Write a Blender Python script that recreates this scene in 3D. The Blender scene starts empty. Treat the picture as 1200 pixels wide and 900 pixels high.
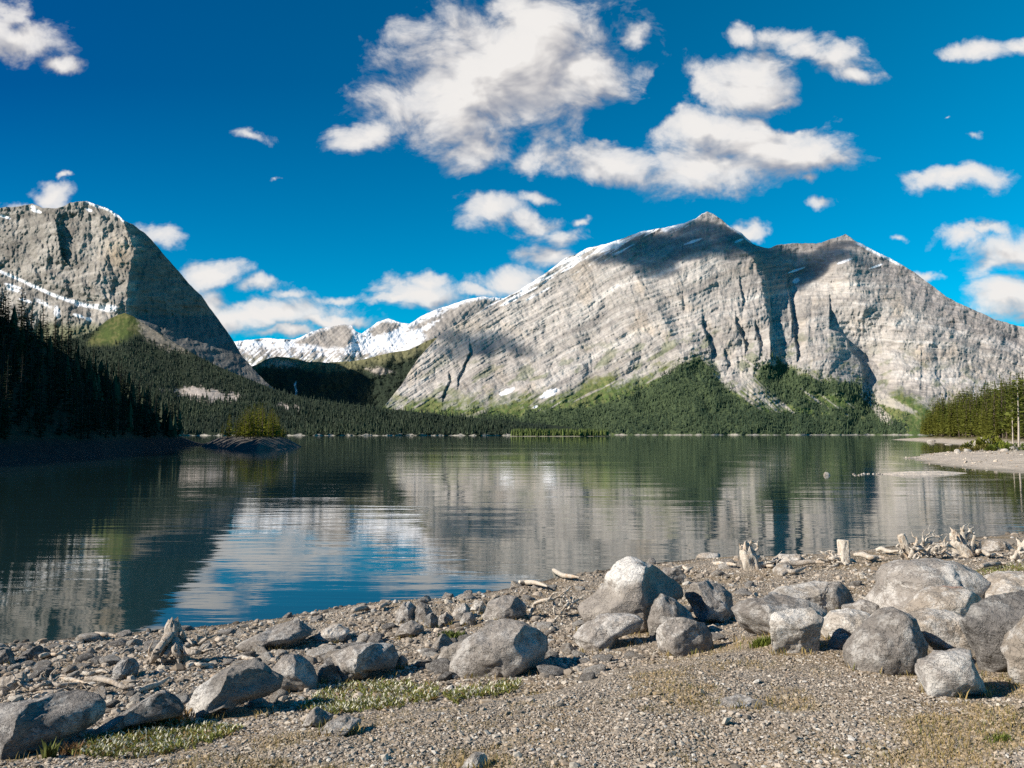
import bpy, bmesh, math, random
import numpy as np
from mathutils import Vector, Matrix

random.seed(7)
RNG = np.random.default_rng(11)
SC = bpy.context.scene
COL = SC.collection
F_PX, HOR, HC = 1000.0, 509.0, 3.0          # focal length in photo pixels, horizon row, eye height above the lake
PITCH = math.atan((HOR - 450.0) / F_PX)
CP, SP = math.cos(PITCH), math.sin(PITCH)

# ------------------------------------------------------------------ geometry of the view
def P(u, v, y):
    """world point seen at photo pixel (u, v) at distance y in front of the viewpoint"""
    u = np.asarray(u, float); v = np.asarray(v, float); y = np.asarray(y, float)
    a = (u - 600.0) / F_PX; b = (450.0 - v) / F_PX
    dy = CP - b * SP; dz = SP + b * CP
    s = y / dy
    return np.stack(np.broadcast_arrays(s * a, y, HC + s * dz), -1)

def proj(x, y, z):
    dz = z - HC
    d = y * CP + dz * SP; up = -y * SP + dz * CP
    return 600 + F_PX * x / d, 450 - F_PX * up / d

def tanv(v):
    b = (450.0 - np.asarray(v, float)) / F_PX
    return (SP + b * CP) / (CP - b * SP)

def on_water(u, v):
    y = -HC / tanv(v)
    p = P(u, v, y)
    return p[..., 0], p[..., 1]

# ------------------------------------------------------------------ noise (numpy)
def _h(ix, iy, iz, seed):
    n = (ix.astype(np.int64) * 374761393 + iy.astype(np.int64) * 668265263 + iz.astype(np.int64) * 2147483647 + seed * 974634541) & 0xffffffff
    n = ((n ^ (n >> 13)) * 1274126177) & 0xffffffff
    n = ((n ^ (n >> 16)) * 2246822519) & 0xffffffff
    n = n ^ (n >> 15)
    return (n & 0xffffff).astype(np.float64) / 0xffffff

def noise2(x, y, seed=0):
    x = np.asarray(x, float); y = np.asarray(y, float)
    ix = np.floor(x); iy = np.floor(y); fx = x - ix; fy = y - iy
    z0 = np.zeros_like(ix)
    def g(dx, dy):
        a = _h(ix + dx, iy + dy, z0, seed) * 2 * math.pi
        return np.cos(a) * (fx - dx) + np.sin(a) * (fy - dy)
    u = fx ** 3 * (fx * (fx * 6 - 15) + 10); w = fy ** 3 * (fy * (fy * 6 - 15) + 10)
    a = g(0, 0); b = g(1, 0); c = g(0, 1); d = g(1, 1)
    return 1.5 * ((a + u * (b - a)) * (1 - w) + (c + u * (d - c)) * w)

def fbm(x, y, oct=5, seed=0, gain=.5, lac=2.03):
    t = 0; a = 1; n = 0
    for o in range(oct):
        t = t + a * noise2(x, y, seed + o * 17); n += a
        x = np.asarray(x) * lac + 3.7; y = np.asarray(y) * lac + 1.3; a *= gain
    return t / n

def ridged(x, y, oct=5, seed=0, gain=.5, lac=2.03):
    t = 0; a = 1; n = 0
    for o in range(oct):
        t = t + a * (1 - np.abs(noise2(x, y, seed + o * 17)) * 1.6); n += a
        x = np.asarray(x) * lac + 3.7; y = np.asarray(y) * lac + 1.3; a *= gain
    return t / n

def noise3(p, seed=0):
    i = np.floor(p); f = p - i; f = f * f * (3 - 2 * f)
    r = 0
    for dx in (0, 1):
        for dy in (0, 1):
            for dz in (0, 1):
                w = (f[:, 0] if dx else 1 - f[:, 0]) * (f[:, 1] if dy else 1 - f[:, 1]) * (f[:, 2] if dz else 1 - f[:, 2])
                r = r + w * _h(i[:, 0] + dx, i[:, 1] + dy, i[:, 2] + dz, seed)
    return r * 2 - 1

def fbm3(p, oct=4, seed=0, gain=.5):
    t = 0; a = 1; n = 0
    for o in range(oct):
        t = t + a * noise3(p, seed + o * 13); n += a; p = p * 2.03 + 5.1; a *= gain
    return t / n

def sstep(a, b, x):
    t = np.clip((x - a) / (b - a), 0, 1); return t * t * (3 - 2 * t)

def poly_sd(X, Y, poly):
    """signed distance to a polygon, positive inside"""
    poly = np.asarray(poly, float); X = np.asarray(X, float); Y = np.asarray(Y, float)
    d = np.full(X.shape, 1e18); ins = np.zeros(X.shape, bool)
    for i in range(len(poly)):
        ax, ay = poly[i]; bx, by = poly[(i + 1) % len(poly)]
        ex, ey = bx - ax, by - ay
        t = np.clip(((X - ax) * ex + (Y - ay) * ey) / max(ex * ex + ey * ey, 1e-12), 0, 1)
        d = np.minimum(d, (X - ax - t * ex) ** 2 + (Y - ay - t * ey) ** 2)
        if ay != by:
            ins ^= ((ay > Y) != (by > Y)) & (X < (bx - ax) * (Y - ay) / (by - ay) + ax)
    return np.where(ins, 1, -1) * np.sqrt(d)

def line_sd(X, Y, pts):
    """distance to an open polyline and side (+1 = right of travel)"""
    pts = np.asarray(pts, float); X = np.asarray(X, float); Y = np.asarray(Y, float)
    best = np.full(X.shape, 1e18); side = np.ones(X.shape); tt = np.zeros(X.shape)
    n = len(pts) - 1
    for i in range(n):
        ax, ay = pts[i]; bx, by = pts[i + 1]; ex, ey = bx - ax, by - ay
        t = np.clip(((X - ax) * ex + (Y - ay) * ey) / (ex * ex + ey * ey), 0, 1)
        d = (X - ax - t * ex) ** 2 + (Y - ay - t * ey) ** 2
        s = np.where(ex * (Y - ay) - ey * (X - ax) < 0, 1, -1)
        m = d < best
        best = np.where(m, d, best); side = np.where(m, s, side); tt = np.where(m, (i + t) / n, tt)
    return np.sqrt(best), side, tt

# ------------------------------------------------------------------ objects
def put(o, label=None, cat=None, group=None, kind=None):
    if label: o['label'] = label
    if cat: o['category'] = cat
    if group: o['group'] = group
    if kind: o['kind'] = kind
    return o

def mesh_np(name, V, Fs, mat=None, parent=None, col=None, smooth=True):
    """V (n,3); Fs: list of (m,k) index arrays"""
    me = bpy.data.meshes.new(name)
    V = np.ascontiguousarray(V, np.float32)
    if isinstance(Fs, np.ndarray): Fs = [Fs]
    Fs = [f for f in Fs if len(f)]
    me.vertices.add(len(V)); me.vertices.foreach_set('co', V.ravel())
    tot = np.concatenate([np.full(len(f), f.shape[1], np.int32) for f in Fs])
    idx = np.concatenate([f.astype(np.int32).ravel() for f in Fs])
    start = np.concatenate([[0], np.cumsum(tot)[:-1]]).astype(np.int32)
    me.loops.add(len(idx)); me.loops.foreach_set('vertex_index', idx)
    me.polygons.add(len(tot)); me.polygons.foreach_set('loop_start', start); me.polygons.foreach_set('loop_total', tot)
    me.polygons.foreach_set('use_smooth', np.full(len(tot), smooth, bool))
    if col is not None:
        a = me.color_attributes.new('Col', 'FLOAT_COLOR', 'POINT')
        c = np.ones((len(V), 4), np.float32); c[:, :3] = col
        a.data.foreach_set('color', c.ravel())
    me.update(calc_edges=True)
    if mat: me.materials.append(mat)
    o = bpy.data.objects.new(name, me); COL.objects.link(o)
    if parent: o.parent = parent
    return o

def empty(name, loc, rz=0):
    o = bpy.data.objects.new(name, None); o.empty_display_size = .3
    o.location = loc; o.rotation_euler = (0, 0, rz); COL.objects.link(o); return o

def copy_tree(o):
    c = o.copy(); COL.objects.link(c)
    for ch in list(o.children):
        k = ch.copy(); COL.objects.link(k); k.parent = c
    return c

def grid_faces(nr, nc, off=0):
    r, c = np.meshgrid(np.arange(nr - 1), np.arange(nc - 1), indexing='ij')
    a = (r * nc + c).ravel() + off
    return np.stack([a, a + 1, a + nc + 1, a + nc], 1)

_ico = {}
def ico(n):
    if n not in _ico:
        bm = bmesh.new(); bmesh.ops.create_icosphere(bm, subdivisions=n, radius=1)
        bm.verts.ensure_lookup_table()
        _ico[n] = (np.array([v.co[:] for v in bm.verts]), np.array([[v.index for v in f.verts] for f in bm.faces]))
        bm.free()
    return _ico[n]

# ------------------------------------------------------------------ materials
def nmat(name):
    m = bpy.data.materials.new(name); m.use_nodes = True
    nt = m.node_tree; nt.nodes.clear()
    out = nt.nodes.new('ShaderNodeOutputMaterial'); b = nt.nodes.new('ShaderNodeBsdfPrincipled')
    nt.links.new(b.outputs[0], out.inputs[0])
    return m, nt, b

def nd(nt, typ, props=None, **ins):
    n = nt.nodes.new(typ)
    for k, v in (props or {}).items(): setattr(n, k, v)
    for k, v in ins.items():
        key = int(k[1:]) if k[0] == 'i' and k[1:].isdigit() else k.replace('_', ' ')
        s = n.inputs[key]
        if isinstance(v, bpy.types.NodeSocket): nt.links.new(v, s)
        else: s.default_value = v
    return n

def math_(nt, op, a, b=None, c=None, clamp=False):
    n = nt.nodes.new('ShaderNodeMath'); n.operation = op; n.use_clamp = clamp
    for i, v in enumerate((a, b, c)):
        if v is None: continue
        if isinstance(v, bpy.types.NodeSocket): nt.links.new(v, n.inputs[i])
        else: n.inputs[i].default_value = v
    return n.outputs[0]

def vmath(nt, op, a, b=None):
    n = nt.nodes.new('ShaderNodeVectorMath'); n.operation = op
    for i, v in enumerate((a, b)):
        if v is None: continue
        if isinstance(v, bpy.types.NodeSocket): nt.links.new(v, n.inputs[i])
        else: n.inputs[i].default_value = v
    return n.outputs['Value'] if op in ('LENGTH', 'DOT_PRODUCT', 'DISTANCE') else n.outputs[0]

def mixc(nt, f, a, b, blend='MIX'):
    n = nt.nodes.new('ShaderNodeMix'); n.data_type = 'RGBA'; n.blend_type = blend
    for s, v in ((n.inputs[0], f), (n.inputs[6], a), (n.inputs[7], b)):
        if isinstance(v, bpy.types.NodeSocket): nt.links.new(v, s)
        elif isinstance(v, (int, float)): s.default_value = v
        else: s.default_value = (*v, 1) if len(v) == 3 else v
    return n.outputs[2]

def ramp(nt, f, stops, interp='LINEAR'):
    n = nt.nodes.new('ShaderNodeValToRGB'); cr = n.color_ramp; cr.interpolation = interp
    while len(cr.elements) < len(stops): cr.elements.new(.5)
    for e, (p, c) in zip(cr.elements, stops):
        e.position = p; e.color = (c, c, c, 1) if isinstance(c, (int, float)) else (*c, 1)
    nt.links.new(f, n.inputs[0]); return n.outputs[0]

def tex_noise(nt, vec, scale, detail=5, rough=.55, dist=0):
    n = nd(nt, 'ShaderNodeTexNoise', Scale=scale, Detail=detail, Roughness=rough, Distortion=dist)
    if vec is not None: nt.links.new(vec, n.inputs['Vector'])
    return n.outputs[0]

def mapping(nt, vec, scale=(1, 1, 1), rot=(0, 0, 0), loc=(0, 0, 0)):
    n = nd(nt, 'ShaderNodeMapping', Scale=scale, Rotation=rot, Location=loc); nt.links.new(vec, n.inputs[0]); return n.outputs[0]

def attr_mat(name, scale, bump_d, rough=.95, var=.35, bscale=None, spec=.15):
    """surface colour from the 'Col' attribute, broken up by noise in world space"""
    m, nt, b = nmat(name)
    g = nd(nt, 'ShaderNodeNewGeometry').outputs['Position']
    a = nd(nt, 'ShaderNodeAttribute', dict(attribute_name='Col')).outputs['Color']
    n1 = tex_noise(nt, g, scale, 8, .65)
    f = ramp(nt, n1, [(.25, 1 - var), (.75, 1 + var * .6)])
    c = mixc(nt, 1.0, a, f, 'MULTIPLY')
    nt.links.new(c, b.inputs['Base Color'])
    n2 = tex_noise(nt, g, bscale or scale * 1.5, 9, .65)
    bp = nd(nt, 'ShaderNodeBump', Strength=1.0, Distance=bump_d, Height=n2)
    nt.links.new(bp.outputs[0], b.inputs['Normal'])
    b.inputs['Roughness'].default_value = rough; b.inputs['Specular IOR Level'].default_value = spec
    return m

M = {}
M['cliff'] = attr_mat('mountain_rock', .03, 4.5, var=.24, bscale=.07)
M['slope'] = attr_mat('forest_floor', .05, 3.0, var=.3)
M['bank'] = attr_mat('bank_soil', .8, .25, var=.35)

def boulder_mat(name, c0, c1, lichen=(.62, .6, .56), lich=.0, stain=None, where=None):
    m, nt, b = nmat(name)
    oc = nd(nt, 'ShaderNodeTexCoord').outputs['Object']
    rnd = nd(nt, 'ShaderNodeObjectInfo').outputs['Random']
    vec = vmath(nt, 'ADD', oc, nd(nt, 'ShaderNodeCombineXYZ', X=math_(nt, 'MULTIPLY', rnd, 37.0), Y=math_(nt, 'MULTIPLY', rnd, 11.0)).outputs[0])
    big = tex_noise(nt, vec, 3.2, 5, .6, .4)
    c = mixc(nt, ramp(nt, big, [(.33, 0.), (.67, 1.)]), c0, c1)
    fine = tex_noise(nt, vec, 48, 6, .72)
    c = mixc(nt, 1.0, c, ramp(nt, fine, [(.3, .80), (.5, 1.), (.72, 1.14)]), 'MULTIPLY')
    st = tex_noise(nt, mapping(nt, vec, (1, 1, 5.), (.5, .6, 0)), 4.5, 6, .6, .6)
    c = mixc(nt, 1.0, c, ramp(nt, st, [(.3, .78), (.5, 1.), (.7, 1.12)]), 'MULTIPLY')
    # pale lichen and mineral blotches
    l1 = tex_noise(nt, vec, 9, 8, .7, .3)
    l2 = tex_noise(nt, vec, 2.2, 3, .5)
    lf = math_(nt, 'MULTIPLY', ramp(nt, math_(nt, 'ADD', l1, math_(nt, 'MULTIPLY', l2, .7)), [(.86 - lich * .3, 0.), (1.0 - lich * .3, 1.)]), .35 + .5 * min(1, lich * 2))
    if where:
        dd = math_(nt, 'ADD', vmath(nt, 'DOT_PRODUCT', oc, where[0]), math_(nt, 'MULTIPLY', math_(nt, 'SUBTRACT', big, .5), .35))
        lf = math_(nt, 'MULTIPLY', lf, ramp(nt, dd, [(where[1], 0.), (where[1] + .12, 1.)]))
    c = mixc(nt, lf, c, lichen)
    # dark specks
    d1 = tex_noise(nt, vec, 26, 4, .6)
    c = mixc(nt, math_(nt, 'MULTIPLY', ramp(nt, d1, [(.60, 0.), (.68, 1.)]), .45), c, tuple(x * .45 for x in c0))
    if stain:
        dd = vmath(nt, 'LENGTH', vmath(nt, 'SUBTRACT', oc, stain[0]))
        c = mixc(nt, math_(nt, 'MULTIPLY', math_(nt, 'LESS_THAN', math_(nt, 'ADD', dd, math_(nt, 'MULTIPLY', big, .12)), stain[1] + .06), .5), c, (.36, .17, .10))
    val = math_(nt, 'MULTIPLY_ADD', rnd, .34, .90)
    c = mixc(nt, 1.0, c, nd(nt, 'ShaderNodeCombineXYZ', X=val, Y=val, Z=val).outputs[0], 'MULTIPLY')
    nt.links.new(c, b.inputs['Base Color'])
    h1 = tex_noise(nt, vec, 14, 8, .68)
    h2 = nd(nt, 'ShaderNodeTexVoronoi', dict(feature='DISTANCE_TO_EDGE'), Scale=3.0, Vector=vmath(nt, 'ADD', vec, nd(nt, 'ShaderNodeTexNoise', Scale=5., Detail=3.).outputs[1])).outputs[0]
    crack = ramp(nt, h2, [(0., 0.), (.03, 1.)])
    h = math_(nt, 'ADD', math_(nt, 'ADD', h1, math_(nt, 'MULTIPLY', crack, .16)), math_(nt, 'MULTIPLY', st, .5))
    bp = nd(nt, 'ShaderNodeBump', Strength=1., Distance=.042, Height=h)
    nt.links.new(bp.outputs[0], b.inputs['Normal'])
    b.inputs['Roughness'].default_value = .9; b.inputs['Specular IOR Level'].default_value = .2
    return m

M['grey'] = boulder_mat('grey_limestone', (.200, .180, .160), (.285, .260, .232), lich=.15)
M['tan'] = boulder_mat('tan_limestone', (.275, .235, .19), (.345, .30, .25), lich=.2)
M['pale'] = boulder_mat('pale_limestone', (.29, .26, .222), (.37, .335, .29), lich=.3)
M['dark'] = boulder_mat('dark_limestone', (.125, .117, .109), (.20, .187, .174), lich=.1)
M['lichen'] = boulder_mat('lichened_limestone', (.22, .20, .18), (.30, .275, .25), lichen=(.56, .54, .50), lich=.24)
M['whitetop'] = boulder_mat('white_topped_limestone', (.235, .21, .185), (.31, .28, .245), lichen=(.64, .62, .58), lich=.5, where=((-.35, -.15, .9), .22))
M['whiteside'] = boulder_mat('white_splashed_limestone', (.165, .152, .138), (.24, .222, .20), lichen=(.60, .58, .54), lich=.45, where=((-.9, -.2, .25), .10))
M['stained'] = boulder_mat('rust_stained_limestone', (.275, .235, .19), (.345, .30, .25), lich=.25, stain=((.10, .0, .16), .10))

def wood_mat(name, c0, c1, c2):
    m, nt, b = nmat(name)
    oc = nd(nt, 'ShaderNodeTexCoord').outputs['Object']
    n1 = tex_noise(nt, mapping(nt, oc, (9, 9, 2)), 5, 6, .65, .8)
    n2 = tex_noise(nt, oc, 7, 5, .6)
    c = mixc(nt, ramp(nt, n1, [(.36, 0.), (.62, 1.)]), c0, c1)
    c = mixc(nt, math_(nt, 'MULTIPLY', ramp(nt, n2, [(.5, 0.), (.66, 1.)]), .6), c, c2)
    nt.links.new(c, b.inputs['Base Color'])
    bp = nd(nt, 'ShaderNodeBump', Strength=.9, Distance=.025, Height=n1)
    nt.links.new(bp.outputs[0], b.inputs['Normal'])
    b.inputs['Roughness'].default_value = .85; b.inputs['Specular IOR Level'].default_value = .2
    return m
M['wood'] = wood_mat('bleached_wood', (.36, .31, .245), (.70, .645, .56), (.44, .29, .17))
M['greywood'] = wood_mat('weathered_grey_wood', (.25, .215, .175), (.54, .48, .41), (.36, .27, .18))

def leaf_mat(name, c0, c1, trans=.25, attr=False):
    m, nt, b = nmat(name)
    rnd = nd(nt, 'ShaderNodeObjectInfo').outputs['Random']
    g = nd(nt, 'ShaderNodeNewGeometry')
    n1 = tex_noise(nt, g.outputs['Position'], .9, 3, .6)
    c = mixc(nt, rnd, c0, c1)
    if attr: c = nd(nt, 'ShaderNodeAttribute', dict(attribute_name='Col')).outputs['Color']
    c = mixc(nt, 1.0, c, ramp(nt, n1, [(.3, .7), (.7, 1.3)]), 'MULTIPLY')
    nt.links.new(c, b.inputs['Base Color'])
    b.inputs['Roughness'].default_value = .7; b.inputs['Specular IOR Level'].default_value = .15
    out = [n for n in nt.nodes if n.type == 'OUTPUT_MATERIAL'][0]
    if trans:
        t = nd(nt, 'ShaderNodeBsdfTranslucent'); nt.links.new(c, t.inputs[0])
        mx = nd(nt, 'ShaderNodeMixShader', i0=trans); nt.links.new(b.outputs[0], mx.inputs[1]); nt.links.new(t.outputs[0], mx.inputs[2])
        nt.links.new(mx.outputs[0], out.inputs[0])
    return m
M['pine'] = leaf_mat('pine_needles', (.085, .115, .022), (.165, .175, .032), .3)
M['spruce'] = leaf_mat('spruce_needles', (.018, .028, .014), (.036, .045, .018), .05)
M['isle'] = leaf_mat('young_spruce_needles', (.12, .14, .015), (.19, .19, .02), .25)
M['far'] = leaf_mat('distant_needles', (.05, .08, .04), (.05, .08, .04), 0, True)
M['herb'] = leaf_mat('herb_leaves', (.1, .15, .04), (.1, .15, .04), .25, True)
def plain(name, c, rough=.9):
    m, nt, b = nmat(name)
    g = nd(nt, 'ShaderNodeNewGeometry').outputs['Position']
    n1 = tex_noise(nt, g, 3., 5, .6)
    nt.links.new(mixc(nt, 1.0, c, ramp(nt, n1, [(.3, .75), (.7, 1.25)]), 'MULTIPLY'), b.inputs['Base Color'])
    b.inputs['Roughness'].default_value = rough; b.inputs['Specular IOR Level'].default_value = .2
    return m
M['bark'] = plain('bark', (.11, .085, .065)); M['darkbark'] = plain('dark_bark', (.03, .026, .022))
M['palebark'] = plain('pale_dead_bark', (.42, .37, .31))

# ------------------------------------------------------------------ sun, sky, clouds, view
SUN_EL = math.radians(32)
SAZ = np.array([-.95, -.32]); SAZ /= np.linalg.norm(SAZ)
S = np.array([SAZ[0] * math.cos(SUN_EL), SAZ[1] * math.cos(SUN_EL), math.sin(SUN_EL)])
sl = bpy.data.lights.new('sun', 'SUN'); sl.energy = 5.0; sl.angle = math.radians(.55); sl.color = (1.0, .915, .80)
so = bpy.data.objects.new('sun', sl); COL.objects.link(so)
so.rotation_euler = Vector(S).to_track_quat('Z', 'Y').to_euler(); so.location = Vector(S) * 100

CLOUDS = [  # centre px, radii px, weight
 (600, 75, 150, 85, 1), (525, 110, 95, 62, .95), (682, 85, 95, 46, .95), (565, 165, 65, 42, .8), (625, 25, 75, 50, .95), (430, 157, 66, 22, .62), (745, 40, 30, 24, .6), (625, 185, 55, 26, .75),
 (860, 100, 80, 42, .95), (818, 150, 62, 34, .9), (885, 170, 105, 42, 1), (835, 197, 95, 32, .9), (720, 188, 75, 32, .9), (945, 178, 62, 30, .85), (944, 206, 24, 15, .6), (905, 115, 60, 16, .5),
 (930, 45, 70, 22, .62), (990, 72, 42, 32, .68), (872, 35, 26, 22, .55), (1145, 62, 66, 18, .6), (1200, 55, 40, 14, .5),
 (1125, 210, 78, 19, .72), (1190, 292, 75, 32, .9), (1125, 270, 58, 17, .65), (1185, 345, 62, 32, .9), (1140, 163, 30, 12, .45), (1050, 274, 28, 13, .5), (965, 243, 36, 14, .5), (1080, 316, 26, 11, .6), (870, 275, 30, 15, .75), (1115, 136, 14, 5, .4),
 (572, 252, 56, 26, .82), (622, 262, 46, 20, .7), (630, 232, 34, 12, .5), (655, 278, 46, 20, .62), (600, 328, 70, 22, .75), (640, 300, 48, 18, .65), (485, 348, 64, 22, .85), (495, 332, 34, 18, .8), (450, 355, 60, 10, .6), (560, 340, 50, 12, .6), (1150, 262, 60, 12, .6), (1165, 305, 45, 18, .7), (1010, 90, 30, 16, .6), (955, 55, 40, 20, .65), (680, 258, 26, 9, .4),
 (305, 372, 125, 22, .9), (258, 320, 56, 19, .7), (312, 338, 52, 16, .62), (345, 352, 50, 12, .5), (385, 380, 80, 9, .7), (330, 392, 70, 10, .7), (188, 275, 34, 19, .75), (240, 350, 52, 22, .7), (400, 356, 50, 9, .5),
 (25, 45, 62, 30, .75), (-5, 25, 55, 34, .8), (70, 70, 42, 16, .5), (295, 161, 40, 14, .55), (58, 221, 42, 16, .6), (30, 240, 60, 11, .55), (75, 201, 14, 7, .4), (320, 203, 10, 6, .35)]

HOLES = [(792, 100, 34, 30), (757, 130, 44, 20), (714, 152, 40, 13), (925, 140, 44, 13), (560, 215, 60, 12)]
def build_world():
    w = bpy.data.worlds.new('World'); SC.world = w; w.use_nodes = True
    nt = w.node_tree; nt.nodes.clear()
    out = nd(nt, 'ShaderNodeOutputWorld'); bg = nd(nt, 'ShaderNodeBackground'); nt.links.new(bg.outputs[0], out.inputs[0])
    sky = nd(nt, 'ShaderNodeTexSky', dict(sky_type='NISHITA', sun_disc=False, sun_elevation=SUN_EL, sun_rotation=math.atan2(S[0], S[1]), altitude=1700, air_density=1.0, dust_density=.2, ozone_density=2.5))
    d = nd(nt, 'ShaderNodeTexCoord').outputs['Generated']
    sep = nd(nt, 'ShaderNodeSeparateXYZ'); nt.links.new(d, sep.inputs[0])
    x, y, z = sep.outputs
    ys = math_(nt, 'MAXIMUM', y, .05)
    p = nd(nt, 'ShaderNodeCombineXYZ', X=math_(nt, 'DIVIDE', x, ys), Y=math_(nt, 'DIVIDE', z, ys)).outputs[0]
    # clear sky: deep blue, richer to the left and overhead
    gx = math_(nt, 'MULTIPLY_ADD', math_(nt, 'DIVIDE', x, ys), .8, .5, True)
    tint = mixc(nt, gx, SKY_L, SKY_R)
    tint = mixc(nt, ramp(nt, math_(nt, 'DIVIDE', z, ys), [(.0, 1.), (.12, .75), (.42, 0.)]), tint, SKY_H)
    skyc = mixc(nt, 1.0, sky.outputs[0], tint, 'MULTIPLY')
    hs = nd(nt, 'ShaderNodeHueSaturation', Saturation=1.42, Value=1.0); nt.links.new(skyc, hs.inputs['Color'])
    skyc = hs.outputs[0]
    # clouds: direction fixed blobs torn by fractal noise
    wn = nd(nt, 'ShaderNodeTexNoise', Scale=9., Detail=5., Roughness=.6, Vector=p).outputs[1]
    warp = vmath(nt, 'MULTIPLY', vmath(nt, 'SUBTRACT', wn, (.5, .5, .5)), (.10, .07, 0))
    def field(pp):
        m = None
        for (cu, cv, ru, rv, wt) in CLOUDS:
            b = (450. - cv) / F_PX; cx = (cu - 600.) / F_PX / (CP - b * SP); cz = tanv(cv)
            q = vmath(nt, 'MULTIPLY', vmath(nt, 'SUBTRACT', pp, (cx, float(cz), 0)), (1000. / ru / 1.08, 1000. / rv / 1.12, 0))
            f = math_(nt, 'SUBTRACT', wt + (.08 if wt > .72 else .17), vmath(nt, 'LENGTH', q))
            m = f if m is None else math_(nt, 'SMOOTH_MAX', m, f, .12)
        for (cu, cv, ru, rv) in HOLES:
            b = (450. - cv) / F_PX; cx = (cu - 600.) / F_PX / (CP - b * SP); cz = tanv(cv)
            q = vmath(nt, 'MULTIPLY', vmath(nt, 'SUBTRACT', pp, (cx, float(cz), 0)), (1000. / ru, 1000. / rv, 0))
            m = math_(nt, 'SUBTRACT', m, math_(nt, 'MAXIMUM', math_(nt, 'SUBTRACT', 1.0, vmath(nt, 'LENGTH', q)), 0.0))
        return m
    def dens(off, det=12):
        pp = vmath(nt, 'ADD', p, off) if off else p
        n1 = tex_noise(nt, mapping(nt, pp, (1, 1.4, 1)), 12., det, .64, .35)
        return n1
    pw = vmath(nt, 'ADD', p, warp); m = field(pw); msun = field(vmath(nt, 'ADD', pw, (-.020, .030, 0)))
    n1 = dens(None); s1 = dens(None, 3.5); n2 = dens((-.014, .018, 0), 3.5)
    den = math_(nt, 'ADD', m, math_(nt, 'MULTIPLY', math_(nt, 'SUBTRACT', n1, .5), 2.0))
    al = ramp(nt, den, [(.0, 0.), (.12, .10), (.26, .40), (.46, .80), (.75, .98), (1., 1.)])
    front = math_(nt, 'GREATER_THAN', y, .06)
    al = math_(nt, 'MULTIPLY', al, front)
    lit = math_(nt, 'ADD', math_(nt, 'MULTIPLY', math_(nt, 'SUBTRACT', s1, n2), 2.2), math_(nt, 'MULTIPLY_ADD', den, .26, .50))
    lit = math_(nt, 'ADD', lit, math_(nt, 'MULTIPLY_ADD', math_(nt, 'SUBTRACT', m, msun), .75, .05))
    lo = tex_noise(nt, mapping(nt, p, (1, 1.6, 1)), 6.5, 4, .5)
    lit = math_(nt, 'ADD', lit, math_(nt, 'MULTIPLY', math_(nt, 'SUBTRACT', lo, .5), .8))
    cc = ramp(nt, lit, [(.1, (.42, .43, .49)), (.42, (.62, .61, .63)), (.75, (.88, .85, .83)), (1., (1.02, .99, .96))])
    cc = mixc(nt, 1.0, cc, (CLOUD_V, CLOUD_V, CLOUD_V), 'MULTIPLY')
    c = mixc(nt, al, skyc, cc)
    nt.links.new(c, bg.inputs[0]); bg.inputs[1].default_value = SKY_STR
    w.cycles.sampling_method = 'MANUAL'; w.cycles.sample_map_resolution = 1024

SKY_STR, CLOUD_V = .062, 9.2
SKY_L, SKY_R, SKY_H = (.18, .56, .88), (.55, 1.35, 1.40), (.80, 1.42, 1.42)
build_world()

cam = bpy.data.cameras.new('camera'); co = bpy.data.objects.new('camera', cam); COL.objects.link(co)
co.location = (0, 0, HC); co.rotation_euler = (math.pi / 2 + PITCH, 0, 0)
cam.sensor_fit = 'HORIZONTAL'; cam.sensor_width = 36; cam.lens = 36 * F_PX / 1200
cam.clip_start = .05; cam.clip_end = 60000
SC.camera = co
SC.view_settings.view_transform = 'Standard'; SC.view_settings.look = 'None'; SC.view_settings.gamma = 1
SC.view_settings.exposure = .6
SC.cycles.max_bounces = 6; SC.cycles.diffuse_bounces = 3; SC.cycles.glossy_bounces = 3; SC.cycles.transparent_max_bounces = 6; SC.cycles.volume_bounces = 1
SC.cycles.use_denoising = False; SC.cycles.caustics_reflective = False; SC.cycles.caustics_refractive = False; SC.cycles.blur_glossy = .5; SC.cycles.sample_clamp_indirect = 2
SC.render.film_transparent = False

exec_parts = []
# ------------------------------------------------------------------ mountains (real relief, kilometres away)
def relief(name, crest, base, depth, colour, du=.8, nrow=300, u0=None, u1=None, mat=None, jag=1.0, seed=1, back=(260, .75)):
    crest = np.array(crest, float); base = np.array(base, float)
    u0 = crest[0, 0] if u0 is None else u0; u1 = crest[-1, 0] if u1 is None else u1
    u = np.arange(u0, u1 + du, du); nc = len(u)
    vc = np.interp(u, crest[:, 0], crest[:, 1]) + jag * (fbm(u * .06, u * 0 + seed, 5, seed, .6) * 2.2 - .6)
    vb = np.interp(u, base[:, 0], base[:, 1])
    vc = np.minimum(vc, vb - 1)
    t = np.linspace(0, 1, nrow)[:, None]
    U = np.broadcast_to(u, (nrow, nc)); V = vb + (vc - vb) * t
    Y = depth(U, V, vc[None, :])
    pos = P(U, V, Y)
    c = colour(U, V, Y, vc[None, :], pos)
    rows = [pos]; cols = [c]
    last = pos[-1]
    for k in (1, 2, 3, 4):
        q = last.copy(); d = back[0] * k * k / 2
        q[:, 1] += d; q[:, 2] -= d * back[1] * (1 + .15 * fbm(u * .03, u * 0 + k, 3, seed + 9)); q[:, 0] *= q[:, 1] / last[:, 1]
        rows.append(q[None]); cols.append(c[-1:])
    A = np.concatenate(rows, 0); Cc = np.concatenate(cols, 0)
    o = mesh_np(name, A.reshape(-1, 3), grid_faces(A.shape[0], nc), mat or M['cliff'], col=Cc.reshape(-1, 3))
    return o, (U, V, Y, pos)

def lerp(a, b, f):
    return a + (b - a) * f[..., None]
C3 = lambda *c: np.array(c, float)

SNOW = C3(.86, .87, .90)

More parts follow.
